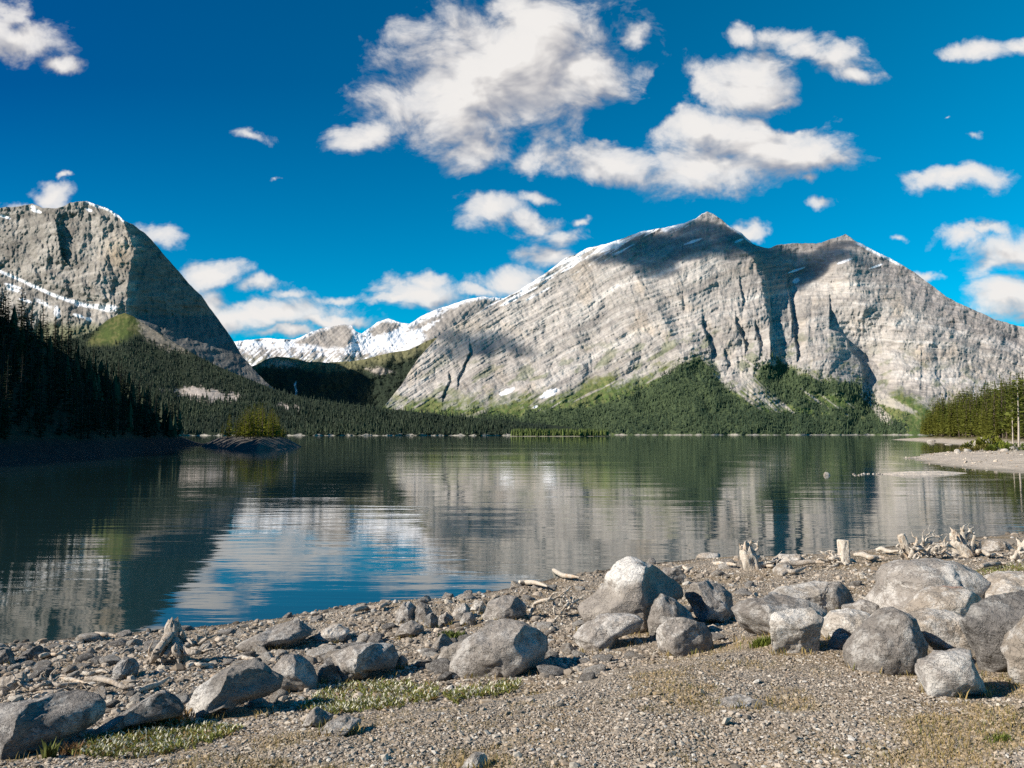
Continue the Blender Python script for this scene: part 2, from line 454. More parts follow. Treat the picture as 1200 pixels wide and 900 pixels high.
# ---- the big double peak across the lake
A_CREST = [(425, 497), (447, 480), (470, 452), (490, 420), (515, 393), (550, 372), (580, 355), (610, 340), (640, 320), (665, 302), (690, 291), (720, 284), (755, 271), (790, 265), (806, 261), (815, 257), (822, 251), (829, 248.5), (836, 252), (845, 258), (853, 264), (868, 273), (882, 286), (900, 292), (915, 287), (935, 286), (962, 285), (978, 280), (991, 275), (1003, 283), (1030, 297), (1060, 312), (1085, 330), (1110, 349), (1140, 363), (1165, 375), (1200, 384), (1250, 405), (1330, 445)]
A_CLIFFS = [  # polyline (top to bottom), recess m, fade px
 ([(880, 290), (890, 305), (897, 325), (901, 352), (903, 385)], 60, 30), ([(922, 338), (926, 360), (928, 376)], 60, 16),
 ([(823, 382), (828, 396), (833, 410)], 45, 10), ([(862, 380), (868, 392), (873, 404)], 40, 10), ([(885, 388), (890, 402)], 40, 9), ([(930, 392), (934, 414)], 45, 9),
 ([(972, 386), (984, 391), (992, 399), (996, 412), (1006, 421), (1010, 432), (1011, 446)], 80, 26),
 ([(550, 412), (544, 425), (536, 443)], 32, 9), ([(526, 446), (518, 463)], 30, 8), ([(866, 335), (870, 352)], 25, 10), ([(848, 415), (852, 426)], 25, 6),
 ([(1079, 415), (1078, 450)], 8, 9), ([(1096, 440), (1108, 460)], 10, 8)]
A_TALUS = [(700, 455), (760, 438), (800, 420), (830, 425), (860, 430), (900, 425), (960, 440), (1010, 455), (1040, 470), (1100, 470)]

def a_strata(U, V):
    k = np.interp(U, [425, 560, 700, 800, 870, 960, 1060, 1200, 1330], [.75, .62, .50, .40, .22, .08, -.12, -.22, -.25])
    uu = np.linspace(425, 1335, 400); kk = np.interp(uu, [425, 560, 700, 800, 870, 960, 1060, 1200, 1330], [.75, .62, .50, .40, .22, .08, -.12, -.22, -.25])
    I = np.concatenate([[0], np.cumsum((kk[1:] + kk[:-1]) / 2 * np.diff(uu))])
    return V + np.interp(U, uu, I) + 9 * fbm(U * .012, V * .012, 3, 5)

def a_depth(U, V, vc):
    h = HOR - V
    Y = 3050 + 6.2 * np.minimum(h, 70) + 4.6 * np.maximum(h - 70, 0)
    Y = Y + np.maximum(820 - U, 0) * 1.25
    # spur that falls from the summit, cirque between the peaks, rib under the second peak
    us = np.interp(V, [250, 300, 380, 470], [838, 872, 878, 872])
    us = np.interp(V, [249, 285, 302, 332, 385, 430, 480], [830, 856, 882, 893, 901, 906, 908]) + 3 * fbm(V * .09, V * 0, 3, 19)
    dU = U - us; Y = Y - 150 * np.where(dU < 0, np.exp(dU / 85.), np.exp(-dU / 32.)) * sstep(252, 300, V) * (1 - .75 * sstep(395, 470, V))
    u2 = np.interp(V, [275, 310, 350, 400, 450], [991, 1000, 1006, 1004, 1000]) + 3 * fbm(V * .09, V * 0, 3, 20); dU = U - u2
    Y = Y - 70 * np.where(dU < 0, np.exp(dU / 40.), np.exp(-dU / 45.)) * sstep(276, 300, V) * (1 - sstep(360, 410, V))
    u3 = np.interp(V, [262, 300, 360, 420, 470], [690, 730, 770, 800, 815]) + 4 * fbm(V * .08, V * 0, 3, 23); dU = U - u3
    Y = Y - 80 * np.where(dU < 0, np.exp(dU / 70.), np.exp(-dU / 45.)) * sstep(285, 330, V) * (1 - .6 * sstep(410, 470, V))
    Y = Y + 150 * np.exp(-((U - 938) / 44) ** 2 - ((V - 322) / 42) ** 2)
    Y = Y - 110 * np.exp(-((U - (960 + (V - 380) * .2)) / 38) ** 2 - ((V - 430) / 38) ** 2)
    Y = Y + 70 * np.exp(-((U - 1026) / 30) ** 2) * sstep(340, 430, V)
    Y = Y - 70 * np.exp(-((U - 1080) / 60) ** 2) * sstep(300, 380, V)
    Y = Y - 60 * np.exp(-((U - (985 + (V - 280) * .1)) / 22) ** 2) * sstep(275, 300, V) * sstep(380, 330, V)
    Y = Y - np.maximum(U - 1090, 0) * .4
    s = a_strata(U, V)
    wu = U + 6 * fbm(U * .03, V * .03, 3, 22); 
    Y = Y + 10 * fbm(s * .07, wu * .010, 4, 21, .6) + 6 * ridged(s * .17, wu * .02, 3, 31) * (.4 + .6 * sstep(-.2, .3, fbm(U * .02, V * .02, 3, 33)))
    fl = wu + .35 * (V - 380) * np.where(U < 800, -1.1, .15)
    Y = Y + (9 + 26 * np.exp(-((U - 895) / 70) ** 2 - ((V - 390) / 50) ** 2)) * (ridged(fl * .05, V * .012, 5, 41, .6) - .6) * sstep(500, 430, V)
    Y = Y + 60 * (ridged(wu * .013, V * .012, 4, 51, .5) - .55) + 15 * fbm(U * .04, V * .045, 5, 52, .6)
    for per, amp, sd in ((17., 10., 61), (6.5, 5.5, 62)):
        q = (s + 3.5 * fbm(U * .05, V * .05, 3, sd)) / per; fr = q - np.floor(q)
        saw = np.where(fr < .72, fr / .72, (1 - fr) / .28) - .5
        Y = Y + amp * saw * sstep(-.25, .25, fbm(U * .018 + sd, s * .03, 3, sd + 1) + .05) * sstep(505, 470, V)
    wr = wu + .4 * (V - 380) * np.where(U < 800, -1.4, .2)
    Y = Y + 7 * (ridged(wr * .13, V * .05, 4, 65, .6) - .6) * sstep(500, 450, V) + 3.5 * fbm(U * .3, V * .3, 3, 66, .65)
    for pts, D, W in A_CLIFFS:
        d, side, t = line_sd(U, V, pts)
        # right of travel when walking down the picture is the viewer's left: recess the other side
        dd = np.where(side > 0, d, -d)
        ends = sstep(0, .12, t) * sstep(1.0, .88, t)
        dx = d + 1.2 * fbm(U * .2, V * .2, 2, 71)
        inside = (U > np.interp(V, [p[1] for p in pts], [p[0] for p in pts])) 
        Y = Y + np.where(inside, D * sstep(.2, 1.6, dx) * np.exp(-(d / W) ** 2), 0) * np.where(d < 3 * W, 1, 0)
    return Y

def a_colour(U, V, Y, vc, pos):
    s = a_strata(U, V)
    n = fbm(U * .03, V * .03, 5, 101); nf = fbm(U * .22, V * .22, 4, 102, .6); st = fbm(s * .11, U * .008, 5, 103, .62); st2 = fbm(s * .5, U * .03, 3, 104, .6)
    c = np.empty(U.shape + (3,)); c[:] = C3(.365, .338, .310)
    c = lerp(c, np.broadcast_to(C3(.45, .425, .395), c.shape), sstep(-.05, .35, st))
    c = lerp(c, np.broadcast_to(C3(.27, .25, .235), c.shape), sstep(.05, .45, -st) * .8)
    c = lerp(c, np.broadcast_to(C3(.40, .335, .265), c.shape), sstep(.1, .45, n) * .5)
    c = c * (1 + .36 * st2 + .32 * nf + .34 * fbm((V + .5 * U) * .07, (U - V) * .012, 4, 105))[..., None]
    bandv = fbm(s * .035, U * .004, 3, 106, .5); c = c * (1 + .42 * bandv)[..., None]
    ck = sstep(.80, .95, ridged(s * .10 + .6 * n, U * .012, 3, 107)) * sstep(-.1, .25, fbm(U * .02, V * .03, 3, 108)); c = c * (1 - .35 * ck)[..., None]
    # cloud shade on the summit, painted into the rock colour
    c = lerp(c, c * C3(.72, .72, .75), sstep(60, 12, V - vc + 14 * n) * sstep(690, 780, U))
    # white rubble fans
    fan = poly_sd(U, V, [(846, 424), (862, 424), (925, 478), (905, 482), (880, 462)]); streak = ridged((U - .95 * V) * .22, (U + V) * .006, 3, 110)
    fm = sstep(-4, 6, fan + 6 * nf) * sstep(.5, .75, streak)
    fan2 = poly_sd(U, V, [(1012, 446), (1020, 452), (1075, 482), (1071, 485), (1030, 474), (1050, 500), (1033, 494), (1008, 462)])
    # green lower slopes
    gline = np.interp(U, [425, 480, 520, 560, 600, 640, 700, 760, 800, 815, 840, 860, 880, 900, 930, 970, 1000, 1015, 1060, 1110, 1200], [470, 463, 462, 463, 462, 458, 444, 430, 420, 412, 425, 452, 438, 424, 428, 436, 446, 456, 452, 470, 470])
    gs = ridged((V + .45 * U) * .06, (U - V) * .015, 4, 111, .6)
    g = sstep(-4, 14, (V - gline) + 26 * n + 16 * (gs - .62) + 9 * nf)
    gcol = lerp(np.broadcast_to(C3(.075, .115, .035), c.shape), np.broadcast_to(C3(.15, .165, .065), c.shape), sstep(-.2, .35, nf + n * .6))
    scree = sstep(.70, .86, ridged((V + np.where(U < 800, .62, -.75) * U) * .05, (U - V) * .006, 4, 112, .6) + .18 * n) * sstep(505, 480, V)
    g = g * (1 - .85 * scree) * (1 - .9 * fm)
    upper = sstep(.08, .3, fbm((V + .6 * U) * .07, (U - V) * .025, 4, 113)) * sstep(gline - 62, gline - 12, V) * sstep(470, 520, U) * .55
    g = np.maximum(g, upper * (1 - scree))
    c = lerp(c, gcol, np.clip(g, 0, 1))
    fo = a_forest(U, V)
    c = lerp(c, np.broadcast_to(C3(.06, .085, .04), c.shape), sstep(.35, .65, fo) * (1 - .6 * fm))
    c = lerp(c, np.broadcast_to(C3(.46, .42, .37), c.shape), np.maximum(fm, sstep(-1, 2, fan2 + 3 * nf) * .8))
    # snow: along the left ridge, in streaks; small patches; right ridge; tiny ledges
    b = V - vc
    w = np.interp(U, [560, 590, 640, 700, 750, 790, 830], [6, 15, 20, 24, 12, 7, 3])
    sn = sstep(.25, .7, (.85 - b / np.maximum(w, .1)) + 1.5 * fbm((V + .56 * U) * .20, (U - V) * .02, 4, 121, .6)) * sstep(555, 585, U) * sstep(845, 820, U) * sstep(-.35, .0, fbm((V + .56 * U) * .33, U * .04, 3, 122) + .15)
    sn = np.maximum(sn, sstep(4.5, 1.5, b + 2 * nf) * sstep(1000, 1008, U) * sstep(1062, 1045, U))
    sn = np.maximum(sn, sstep(3.5, 1.0, b + 2 * nf) * sstep(848, 855, U) * sstep(884, 878, U) * .8)
    for (cu, cv, ru, rv) in [(644, 461, 10, 4), (594, 459, 9, 3), (812, 283, 9, 1.6), (866, 282, 5, 1.5), (933, 329, 4, 3), (990, 306, 10, 1.4), (932, 317, 10, 1.2), (1027, 312, 8, 1.2), (627, 477, 3, 1.5)]:
        a = (U - cu) / ru; bb = (V - cv + .35 * (U - cu)) / rv
        sn = np.maximum(sn, sstep(1.25, .75, np.sqrt(a * a + bb * bb) + .5 * nf))
    c = lerp(c, np.broadcast_to(SNOW, c.shape), np.clip(sn, 0, 1))
    # pale strand along the waterline
    c = lerp(c, np.broadcast_to(C3(.33, .31, .27), c.shape), sstep(4.5, 2.0, pos[..., 2] + 3.2 * np.maximum(fbm(U * .09, U * 0, 3, 141) + .1, -.2) * 3))
    return np.clip(c, .01, .9)

A_FOREST = [[(440, 488), (520, 486), (600, 486), (660, 478), (720, 470), (760, 452), (790, 432), (812, 417), (826, 422), (838, 440), (850, 455), (872, 470), (900, 482), (1000, 486), (1060, 490), (1060, 512), (425, 512)],
            [(884, 432), (905, 424), (924, 432), (960, 446), (1000, 446), (1022, 462), (1034, 486), (1040, 492), (960, 484), (905, 470), (893, 450)], [(905, 418), (914, 416), (921, 430), (910, 434)]]
def a_forest(U, V):
    n = fbm(U * .07, V * .07, 4, 131, .6); m = -99.0
    for q in A_FOREST: m = np.maximum(m, poly_sd(U, V, q))
    hole = np.maximum(poly_sd(U, V, [(846, 424), (862, 424), (920, 480), (895, 482)]), poly_sd(U, V, [(938, 457), (985, 462), (1000, 474), (985, 480), (945, 470)]))
    return sstep(-9, 10, np.minimum(m, -hole + 1) + 9 * n)

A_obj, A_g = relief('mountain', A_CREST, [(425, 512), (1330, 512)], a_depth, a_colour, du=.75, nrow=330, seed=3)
put(A_obj, 'pale grey double peaked limestone mountain with green lower slopes across the lake', kind='structure')

# ---- snowy range at the head of the valley
B_CREST = [(225, 404), (262, 401), (290, 399), (318, 397), (345, 399), (360, 392), (375, 386), (390, 382), (402, 380), (412, 382), (417, 389), (424, 392), (432, 386), (442, 378), (455, 374), (468, 378), (480, 380), (492, 372), (505, 366), (520, 360), (540, 354), (556, 349), (566, 348), (580, 349), (600, 352), (640, 350)]
def b_depth(U, V, vc):
    Y = 7600 + 16 * (450 - V)
    Y = Y - 120 * np.exp(-((U - (412 - (V - 385) * .35)) / 14) ** 2) * sstep(375, 395, V) * sstep(440, 410, V)
    Y = Y - 70 * np.exp(-((U - 455) / 12) ** 2 - ((V - 385) / 16) ** 2) - 100 * np.exp(-((U - (560 - (V - 350) * 1.2)) / 16) ** 2)
    return Y + 80 * fbm((U - .6 * V) * .05, (V + .4 * U) * .025, 6, 201, .58) + 25 * ridged((U + .7 * V) * .11, V * .05, 4, 202)
def b_colour(U, V, Y, vc, pos):
    n = fbm(U * .05, V * .09, 5, 211, .6); nf = fbm(U * .25, V * .35, 3, 212); ds = fbm((V + .9 * U) * .28, (U - V) * .03, 4, 213, .6)
    c = np.empty(U.shape + (3,)); c[:] = C3(.30, .275, .25); c = c * (1 + .5 * ds + .3 * nf)[..., None]
    rockA = poly_sd(U, V, [(346, 402), (372, 388), (402, 380), (414, 384), (413, 398), (404, 408), (380, 408)])
    rockB = poly_sd(U, V, [(432, 388), (448, 376), (470, 380), (466, 392), (452, 397), (440, 398)])
    rockC = poly_sd(U, V, [(478, 384), (520, 364), (556, 350), (600, 350), (600, 420), (470, 420), (500, 394)])
    low = sstep(404, 412, V - .03 * (U - 290) + 6 * n + 4 * nf)
    rock = np.maximum(np.maximum(sstep(-3, 3, rockA + 4 * n), sstep(-2, 2, rockB + 3 * nf)), sstep(-3, 4, rockC + 7 * n + 4 * ds))
    rock = np.maximum(rock, low * sstep(-.35, .15, ds + .5 * n))
    rock = np.maximum(rock, sstep(.18, .35, fbm(U * .13, V * .3, 3, 214)) * .9)
    rock = rock * (1 - sstep(4, 1.2, V - vc + 3 * nf) * sstep(430, 445, U) * .9)
    snowband = poly_sd(U, V, [(420, 400), (445, 392), (470, 384), (476, 392), (505, 378), (520, 372), (500, 386), (480, 398), (440, 408), (425, 408)])
    rock = rock * (1 - sstep(-1, 2, snowband + 3 * nf + 2 * n))
    gr = sstep(415, 424, V + 5 * n)
    c = lerp(c, np.broadcast_to(C3(.15, .155, .08), c.shape), gr * .6)
    return np.clip(lerp(np.broadcast_to(SNOW, c.shape), c, np.clip(rock, 0, 1)), .01, .9)
B_obj, _ = relief('mountain', B_CREST, [(225, 450), (640, 450)], b_depth, b_colour, du=.7, nrow=120, seed=5, jag=.9)
put(B_obj, 'snow covered range with bare rock fins at the head of the valley', kind='structure')

# ---- green bench under the snow, in the shadow of the left peak
Cc_CREST = [(255, 445), (285, 432), (300, 428), (312, 421), (325, 418), (345, 420), (360, 424), (385, 425), (410, 424), (432, 420), (455, 414), (480, 410), (500, 400), (530, 390), (600, 385)]
def c_depth(U, V, vc):
    Y = 4330 + 6 * (490 - V)
    return Y + 60 * fbm(U * .03, V * .03, 5, 301) + 14 * fbm(U * .2, V * .2, 3, 302)
def c_colour(U, V, Y, vc, pos):
    n = fbm(U * .06, V * .1, 5, 311, .6); nf = fbm(U * .3, V * .3, 3, 312)
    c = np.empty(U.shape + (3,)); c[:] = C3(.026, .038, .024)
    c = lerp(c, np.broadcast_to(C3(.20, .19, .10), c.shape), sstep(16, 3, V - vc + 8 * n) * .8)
    c = lerp(c, np.broadcast_to(C3(.36, .30, .25), c.shape), sstep(-2, 4, poly_sd(U, V, [(302, 428), (318, 420), (345, 423), (352, 430), (330, 431)]) + 5 * nf) * .8)
    c = lerp(c, np.broadcast_to(C3(.34, .30, .26), c.shape), sstep(-2, 3, poly_sd(U, V, [(428, 432), (445, 430), (462, 437), (440, 439)]) + 5 * nf))
    fall = np.abs(U - (346.5 + .8 * np.sin(V * .4))); c = lerp(c, np.broadcast_to(C3(.7, .72, .74), c.shape), sstep(1.3, .5, fall) * sstep(446, 449, V) * sstep(466, 462, V))
    return np.clip(c * (1 + .35 * nf)[..., None], .01, .9)
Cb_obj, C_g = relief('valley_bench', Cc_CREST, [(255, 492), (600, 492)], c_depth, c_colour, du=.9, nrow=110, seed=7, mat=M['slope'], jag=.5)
put(Cb_obj, 'wooded valley bench with a thin waterfall in the shadow of the left peak', kind='structure')

# ---- the steep peak on the left
D_CREST = [(-330, 275), (-200, 262), (-100, 250), (-40, 246), (0, 244), (18, 243), (33, 240), (38, 239), (50, 244), (66, 245), (76, 241), (82, 238), (92, 237), (102, 236), (112, 240), (124, 244), (140, 253), (146, 259), (156, 264), (170, 274), (184, 289), (196, 303), (208, 317), (222, 333), (236, 347), (246, 362), (256, 374), (266, 389), (276, 404), (284, 418), (296, 432), (312, 448), (335, 468), (355, 482)]
def d_ridge(V): return np.interp(V, [236, 258, 275, 292, 305, 322, 345, 365, 385, 430, 490], [126, 145, 149, 157, 154, 150, 149, 146, 160, 215, 300])
def d_depth(U, V, vc):
    h = HOR - V; ur = d_ridge(V) + 3 * fbm(V * .12, V * 0, 3, 401)
    Y = 3330 + 3.4 * h + np.where(U < ur, 1.0 * (ur - U), 5.2 * (U - ur))
    # buttress on the lit face with its own shaded right flank
    ub = np.interp(V, [250, 262, 300, 320], [62, 66, 72, 88])
    Y = Y + np.where(U < ub, -2.0 * np.maximum(36 - (ub - U), 0), 0) * sstep(252, 268, V) * sstep(318, 296, V)
    tilt = V + .45 * U
    band = np.maximum(0, 1 - np.abs(V - np.interp(U, [-300, 0, 60, 140], [265, 318, 345, 370])) / 14.)
    Y = Y + 45 * band
    wu = U + 7 * fbm(U * .05, V * .05, 4, 410); wv = V + 7 * fbm(U * .05 + 9, V * .05, 4, 413); lit = np.where(U < ur, 1, .6)
    Y = Y + 62 * (ridged(wu * .020, wv * .014, 4, 411, .5) - .55) * lit + 22 * fbm(wu * .05, wv * .04, 4, 414)
    q = (V - .22 * U + 3 * fbm(U * .05, V * .05, 3, 415)) / 11.; fr = q - np.floor(q); Y = Y + 11 * (np.where(fr < .72, fr / .72, (1 - fr) / .28) - .5) * sstep(-.2, .3, fbm(U * .03, V * .05, 3, 416)) * lit
    Y = Y + 20 * (ridged((wu - .12 * V) * .075, wv * .020, 4, 421, .6) - .6) * lit + 11 * (ridged((wu + .5 * wv) * .10, (wv - .4 * wu) * .05, 4, 425, .6) - .6) * lit
    Y = Y + 5 * fbm(U * .3, V * .25, 3, 431) * lit + 10 * fbm((V - .3 * U) * .14, wu * .02, 3, 441)
    return Y
def d_colour(U, V, Y, vc, pos):
    n = fbm(U * .03, V * .03, 5, 451); nf = fbm(U * .25, V * .25, 4, 452, .6); tilt = V - .55 * U
    st = fbm((V + .25 * U) * .16, U * .01, 4, 453, .6)
    c = np.empty(U.shape + (3,)); c[:] = C3(.265, .243, .215)
    c = lerp(c, np.broadcast_to(C3(.365, .335, .30), c.shape), sstep(-.1, .4, n + .5 * st))
    c = lerp(c, np.broadcast_to(C3(.15, .135, .12), c.shape), sstep(.1, .5, -n + .4 * nf - .3 * st) * .8)
    c = lerp(c, np.broadcast_to(C3(.42, .31, .19), c.shape), np.exp(-((U - 138) / 16) ** 2 - ((V - 296) / 18) ** 2) * .5)
    c = c * (1 + .40 * nf + .35 * st)[..., None]
    ur = d_ridge(V); c = lerp(c, np.broadcast_to(C3(.11, .11, .105), c.shape) * (1 + .25 * nf)[..., None], sstep(2, 18, U - ur) * .75)  # shade of the right face painted into the colour, beyond the ridge
    sl = np.interp(U, [-300, 0, 20, 60, 100, 120, 137], [220, 318, 327, 344, 358, 362, 362])
    sn = sstep(1.2, .3, np.abs(V - sl + 2.5 * n) / np.interp(U, [-300, 0, 70, 110, 126, 138, 140], [2, 2.2, 2.6, 3.2, 5, 4, .1])) * sstep(139, 135, U)
    sl2 = np.interp(U, [-300, 0, 30, 60, 85], [230, 334, 345, 360, 372]); sn = np.maximum(sn, sstep(1.3, .4, np.abs(V - sl2 + 4 * nf) / 2.) * sstep(-.05, .2, n + nf * .5) * sstep(66, 50, U))
    for (cu, cv, ru, rv) in [(67, 366, 4, 7), (92, 370, 6, 2), (104, 374, 4, 2.4), (42, 247, 7, 2.2), (39, 243, 3, 3), (5, 254, 8, 1.5), (104, 246, 4, 2), (90, 357, 3, 2), (15, 335, 10, 1.6), (30, 352, 8, 1.6)]:
        a = (U - cu) / ru; b = (V - cv - .3 * (U - cu)) / rv; sn = np.maximum(sn, sstep(1.2, .7, np.sqrt(a * a + b * b) + .5 * nf))
    sn = np.maximum(sn, sstep(4, 1, V - vc + 2 * nf) * sstep(98, 104, U) * sstep(150, 140, U))
    gr = sstep(0, 14, V - np.interp(U, [-300, 0, 60, 100, 135, 160], [400, 390, 372, 372, 378, 400]) + 10 * n) * sstep(180, 140, U)
    c = lerp(c, np.broadcast_to(C3(.12, .13, .055), c.shape), gr * .7)
    return np.clip(lerp(c, np.broadcast_to(SNOW, c.shape), np.clip(sn, 0, 1)), .01, .9)
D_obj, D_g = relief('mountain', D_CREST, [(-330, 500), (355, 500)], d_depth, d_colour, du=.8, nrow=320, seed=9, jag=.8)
put(D_obj, 'steep dark grey peak with sheer shaded right face on the left of the lake', kind='structure')

# ---- forested hillside below the left peak, running to the far shore
E_CREST = [(-330, 400), (-100, 400), (40, 405), (85, 398), (110, 388), (125, 376), (138, 369), (146, 367), (156, 371), (170, 380), (182, 388), (205, 402), (225, 414), (250, 427), (280, 440), (320, 456), (360, 467), (410, 474), (460, 480), (520, 487), (600, 494), (700, 504)]
def e_depth(U, V, vc):
    h = HOR - V
    Y = 1900 + 8.2 * np.clip(h, 0, None) - 1.8 * np.maximum(60 - np.abs(U - 150), 0)
    return Y + 40 * fbm(U * .02, V * .03, 5, 501) + 5 * fbm(U * .15, V * .2, 3, 502)
def e_out(U, V):
    n = fbm(U * .13, V * .13, 4, 521, .65)
    m = np.maximum(poly_sd(U, V, [(187, 456), (210, 455), (222, 452), (240, 455), (262, 460), (284, 462), (280, 469), (262, 471), (245, 471), (222, 466), (205, 462)]), poly_sd(U, V, [(326, 473), (345, 474), (350, 478), (334, 480)]))
    return sstep(-2, 4, m + 9 * n + 4 * fbm(U * .4, V * .4, 2, 523)), n
def e_forest(U, V):
    o, n = e_out(U, V); knoll = poly_sd(U, V, [(105, 402), (122, 378), (140, 366), (160, 370), (166, 385), (150, 398), (128, 404)]); n2 = fbm(U * .06, V * .06, 3, 522)
    scar = poly_sd(U, V, [(160, 372), (175, 382), (205, 400), (218, 412), (195, 408), (172, 396)])
    return (1 - o) * sstep(2, -8, knoll + 8 * n2) * sstep(3, -3, scar + 5 * n2)
def e_colour(U, V, Y, vc, pos):
    nf = fbm(U * .3, V * .3, 3, 511); n = fbm(U * .05, V * .05, 4, 512)
    o, no = e_out(U, V)
    c = np.empty(U.shape + (3,)); c[:] = C3(.022, .032, .018)
    knoll = poly_sd(U, V, [(105, 402), (122, 378), (140, 366), (160, 370), (166, 385), (150, 398), (128, 404)])
    c = lerp(c, lerp(np.broadcast_to(C3(.065, .09, .022), c.shape), np.broadcast_to(C3(.115, .115, .04), c.shape), sstep(-.2, .3, nf + n)), sstep(-6, 5, knoll + 6 * n))
    scar = poly_sd(U, V, [(158, 370), (175, 382), (205, 400), (222, 414), (195, 410), (170, 398)])
    c = lerp(c, np.broadcast_to(C3(.24, .21, .17), c.shape), sstep(-3, 3, scar + 6 * nf + 4 * n) * .8)
    c = lerp(c, np.broadcast_to(C3(.40, .35, .31), c.shape), o)
    c = lerp(c, np.broadcast_to(C3(.33, .31, .27), c.shape), sstep(4.0, 2.0, pos[..., 2] + 3.2 * np.maximum(fbm(U * .09, U * 0, 3, 541) + .1, -.2) * 3))
    return np.clip(c * (1 + .35 * nf)[..., None], .01, .9)
E_obj, E_g = relief('hillside', E_CREST, [(-330, 512.5), (700, 512.5)], e_depth, e_colour, du=1.0, nrow=150, seed=11, mat=M['slope'], jag=.6, back=(120, .3))
put(E_obj, 'long forested hillside below the left peak with a pale rock outcrop', kind='structure')

# ------------------------------------------------------------------ distant forest: tens of thousands of firs
def far_trees(name, base, h, cols, mat, seed=0, tiers=3, sides=5):
    """one mesh of small ragged firs; base (n,3), h (n,)"""
    r = np.random.default_rng(seed); n = len(base)
    V = []; Fq = []; off = 0; Cv = []
    rad = h * r.uniform(.14, .21, n)
    for k in range(tiers):
        z0 = .04 + .9 * k / tiers; z1 = min(1.0, z0 + .52); rr = (1 - z0) ** .85
        a0 = r.uniform(0, 6.28, n)
        ring = []
        for s in range(sides):
            a = a0 + s * 2 * math.pi / sides + r.uniform(-.3, .3, n); q = rad * rr * r.uniform(.6, 1.25, n)
            ring.append(np.stack([base[:, 0] + q * np.cos(a), base[:, 1] + q * np.sin(a), base[:, 2] + h * (z0 + r.uniform(-.06, .06, n))], 1))
        tip = base + np.stack([h * 0, h * 0, h * z1], 1)
        pts = np.stack(ring + [tip], 1)           # n, sides+1, 3
        V.append(pts.reshape(-1, 3)); i0 = off + np.arange(n)[:, None] * (sides + 1)
        for s in range(sides):
            Fq.append(np.concatenate([i0 + s, i0 + (s + 1) % sides, i0 + sides], 1))
        off += n * (sides + 1)
        sh = np.ones((n, sides + 1, 1)); Cv.append((cols[:, None, :] * sh).reshape(-1, 3))
    return mesh_np(name, np.concatenate(V), np.concatenate(Fq), mat, col=np.concatenate(Cv), smooth=False)

def scatter_on(depth, crest, n, box, dens, seed, jag_seed=None):
    r = np.random.default_rng(seed)
    u = r.uniform(box[0], box[2], n); v = r.uniform(box[1], box[3], n)
    cr = np.array(crest, float); vc = np.interp(u, cr[:, 0], cr[:, 1])
    ok = (v > vc + 1) & (r.uniform(0, 1, n) < dens(u, v))
    u = u[ok]; v = v[ok]
    y = depth(u, v, vc[ok])
    return u, v, P(u, v, y)

uA, vA, pA = scatter_on(a_depth, A_CREST, 34000, (430, 412, 1075, 511.2), lambda u, v: a_forest(u, v) * np.interp(v, [412, 480, 505, 511], [.55, .6, .8, .8]), 601)
uE, vE, pE = scatter_on(e_depth, E_CREST, 30000, (60, 366, 640, 511.0), lambda u, v: e_forest(u, v) * np.interp(v, [366, 420, 505, 511], [.5, .75, .9, .9]), 602)
uC, vC, pC = scatter_on(c_depth, Cc_CREST, 2500, (300, 420, 500, 485), lambda u, v: np.interp(v, [425, 440], [.2, .9]), 603)
pA, pE, pC = [q[q[:, 2] > 2.2] for q in (pA, pE, pC)]; pts = np.concatenate([pA, pE, pC])
r_ = np.random.default_rng(604); n_ = len(pts)
dist = pts[:, 1]
hh = r_.uniform(.6, 1.25, n_) * np.interp(dist, [1900, 2600, 3400, 5000], [13, 13, 14.5, 13])
mixn = fbm(pts[:, 0] * .004, pts[:, 1] * .004, 3, 605)[:, None] + r_.normal(0, .25, n_)[:, None]
tc = C3(.020, .034, .022) + (C3(.046, .064, .034) - C3(.020, .034, .022)) * np.clip(mixn + .4, 0, 1)
tc[:len(pA)] *= np.array([1.7, 1.75, 1.55])
ff = far_trees('distant_forest', pts, hh, tc, M['far'], 606)
put(ff, 'dark evergreen forest covering the far shore and the lower mountain slopes', 'forest', kind='stuff')
print('far trees', n_)
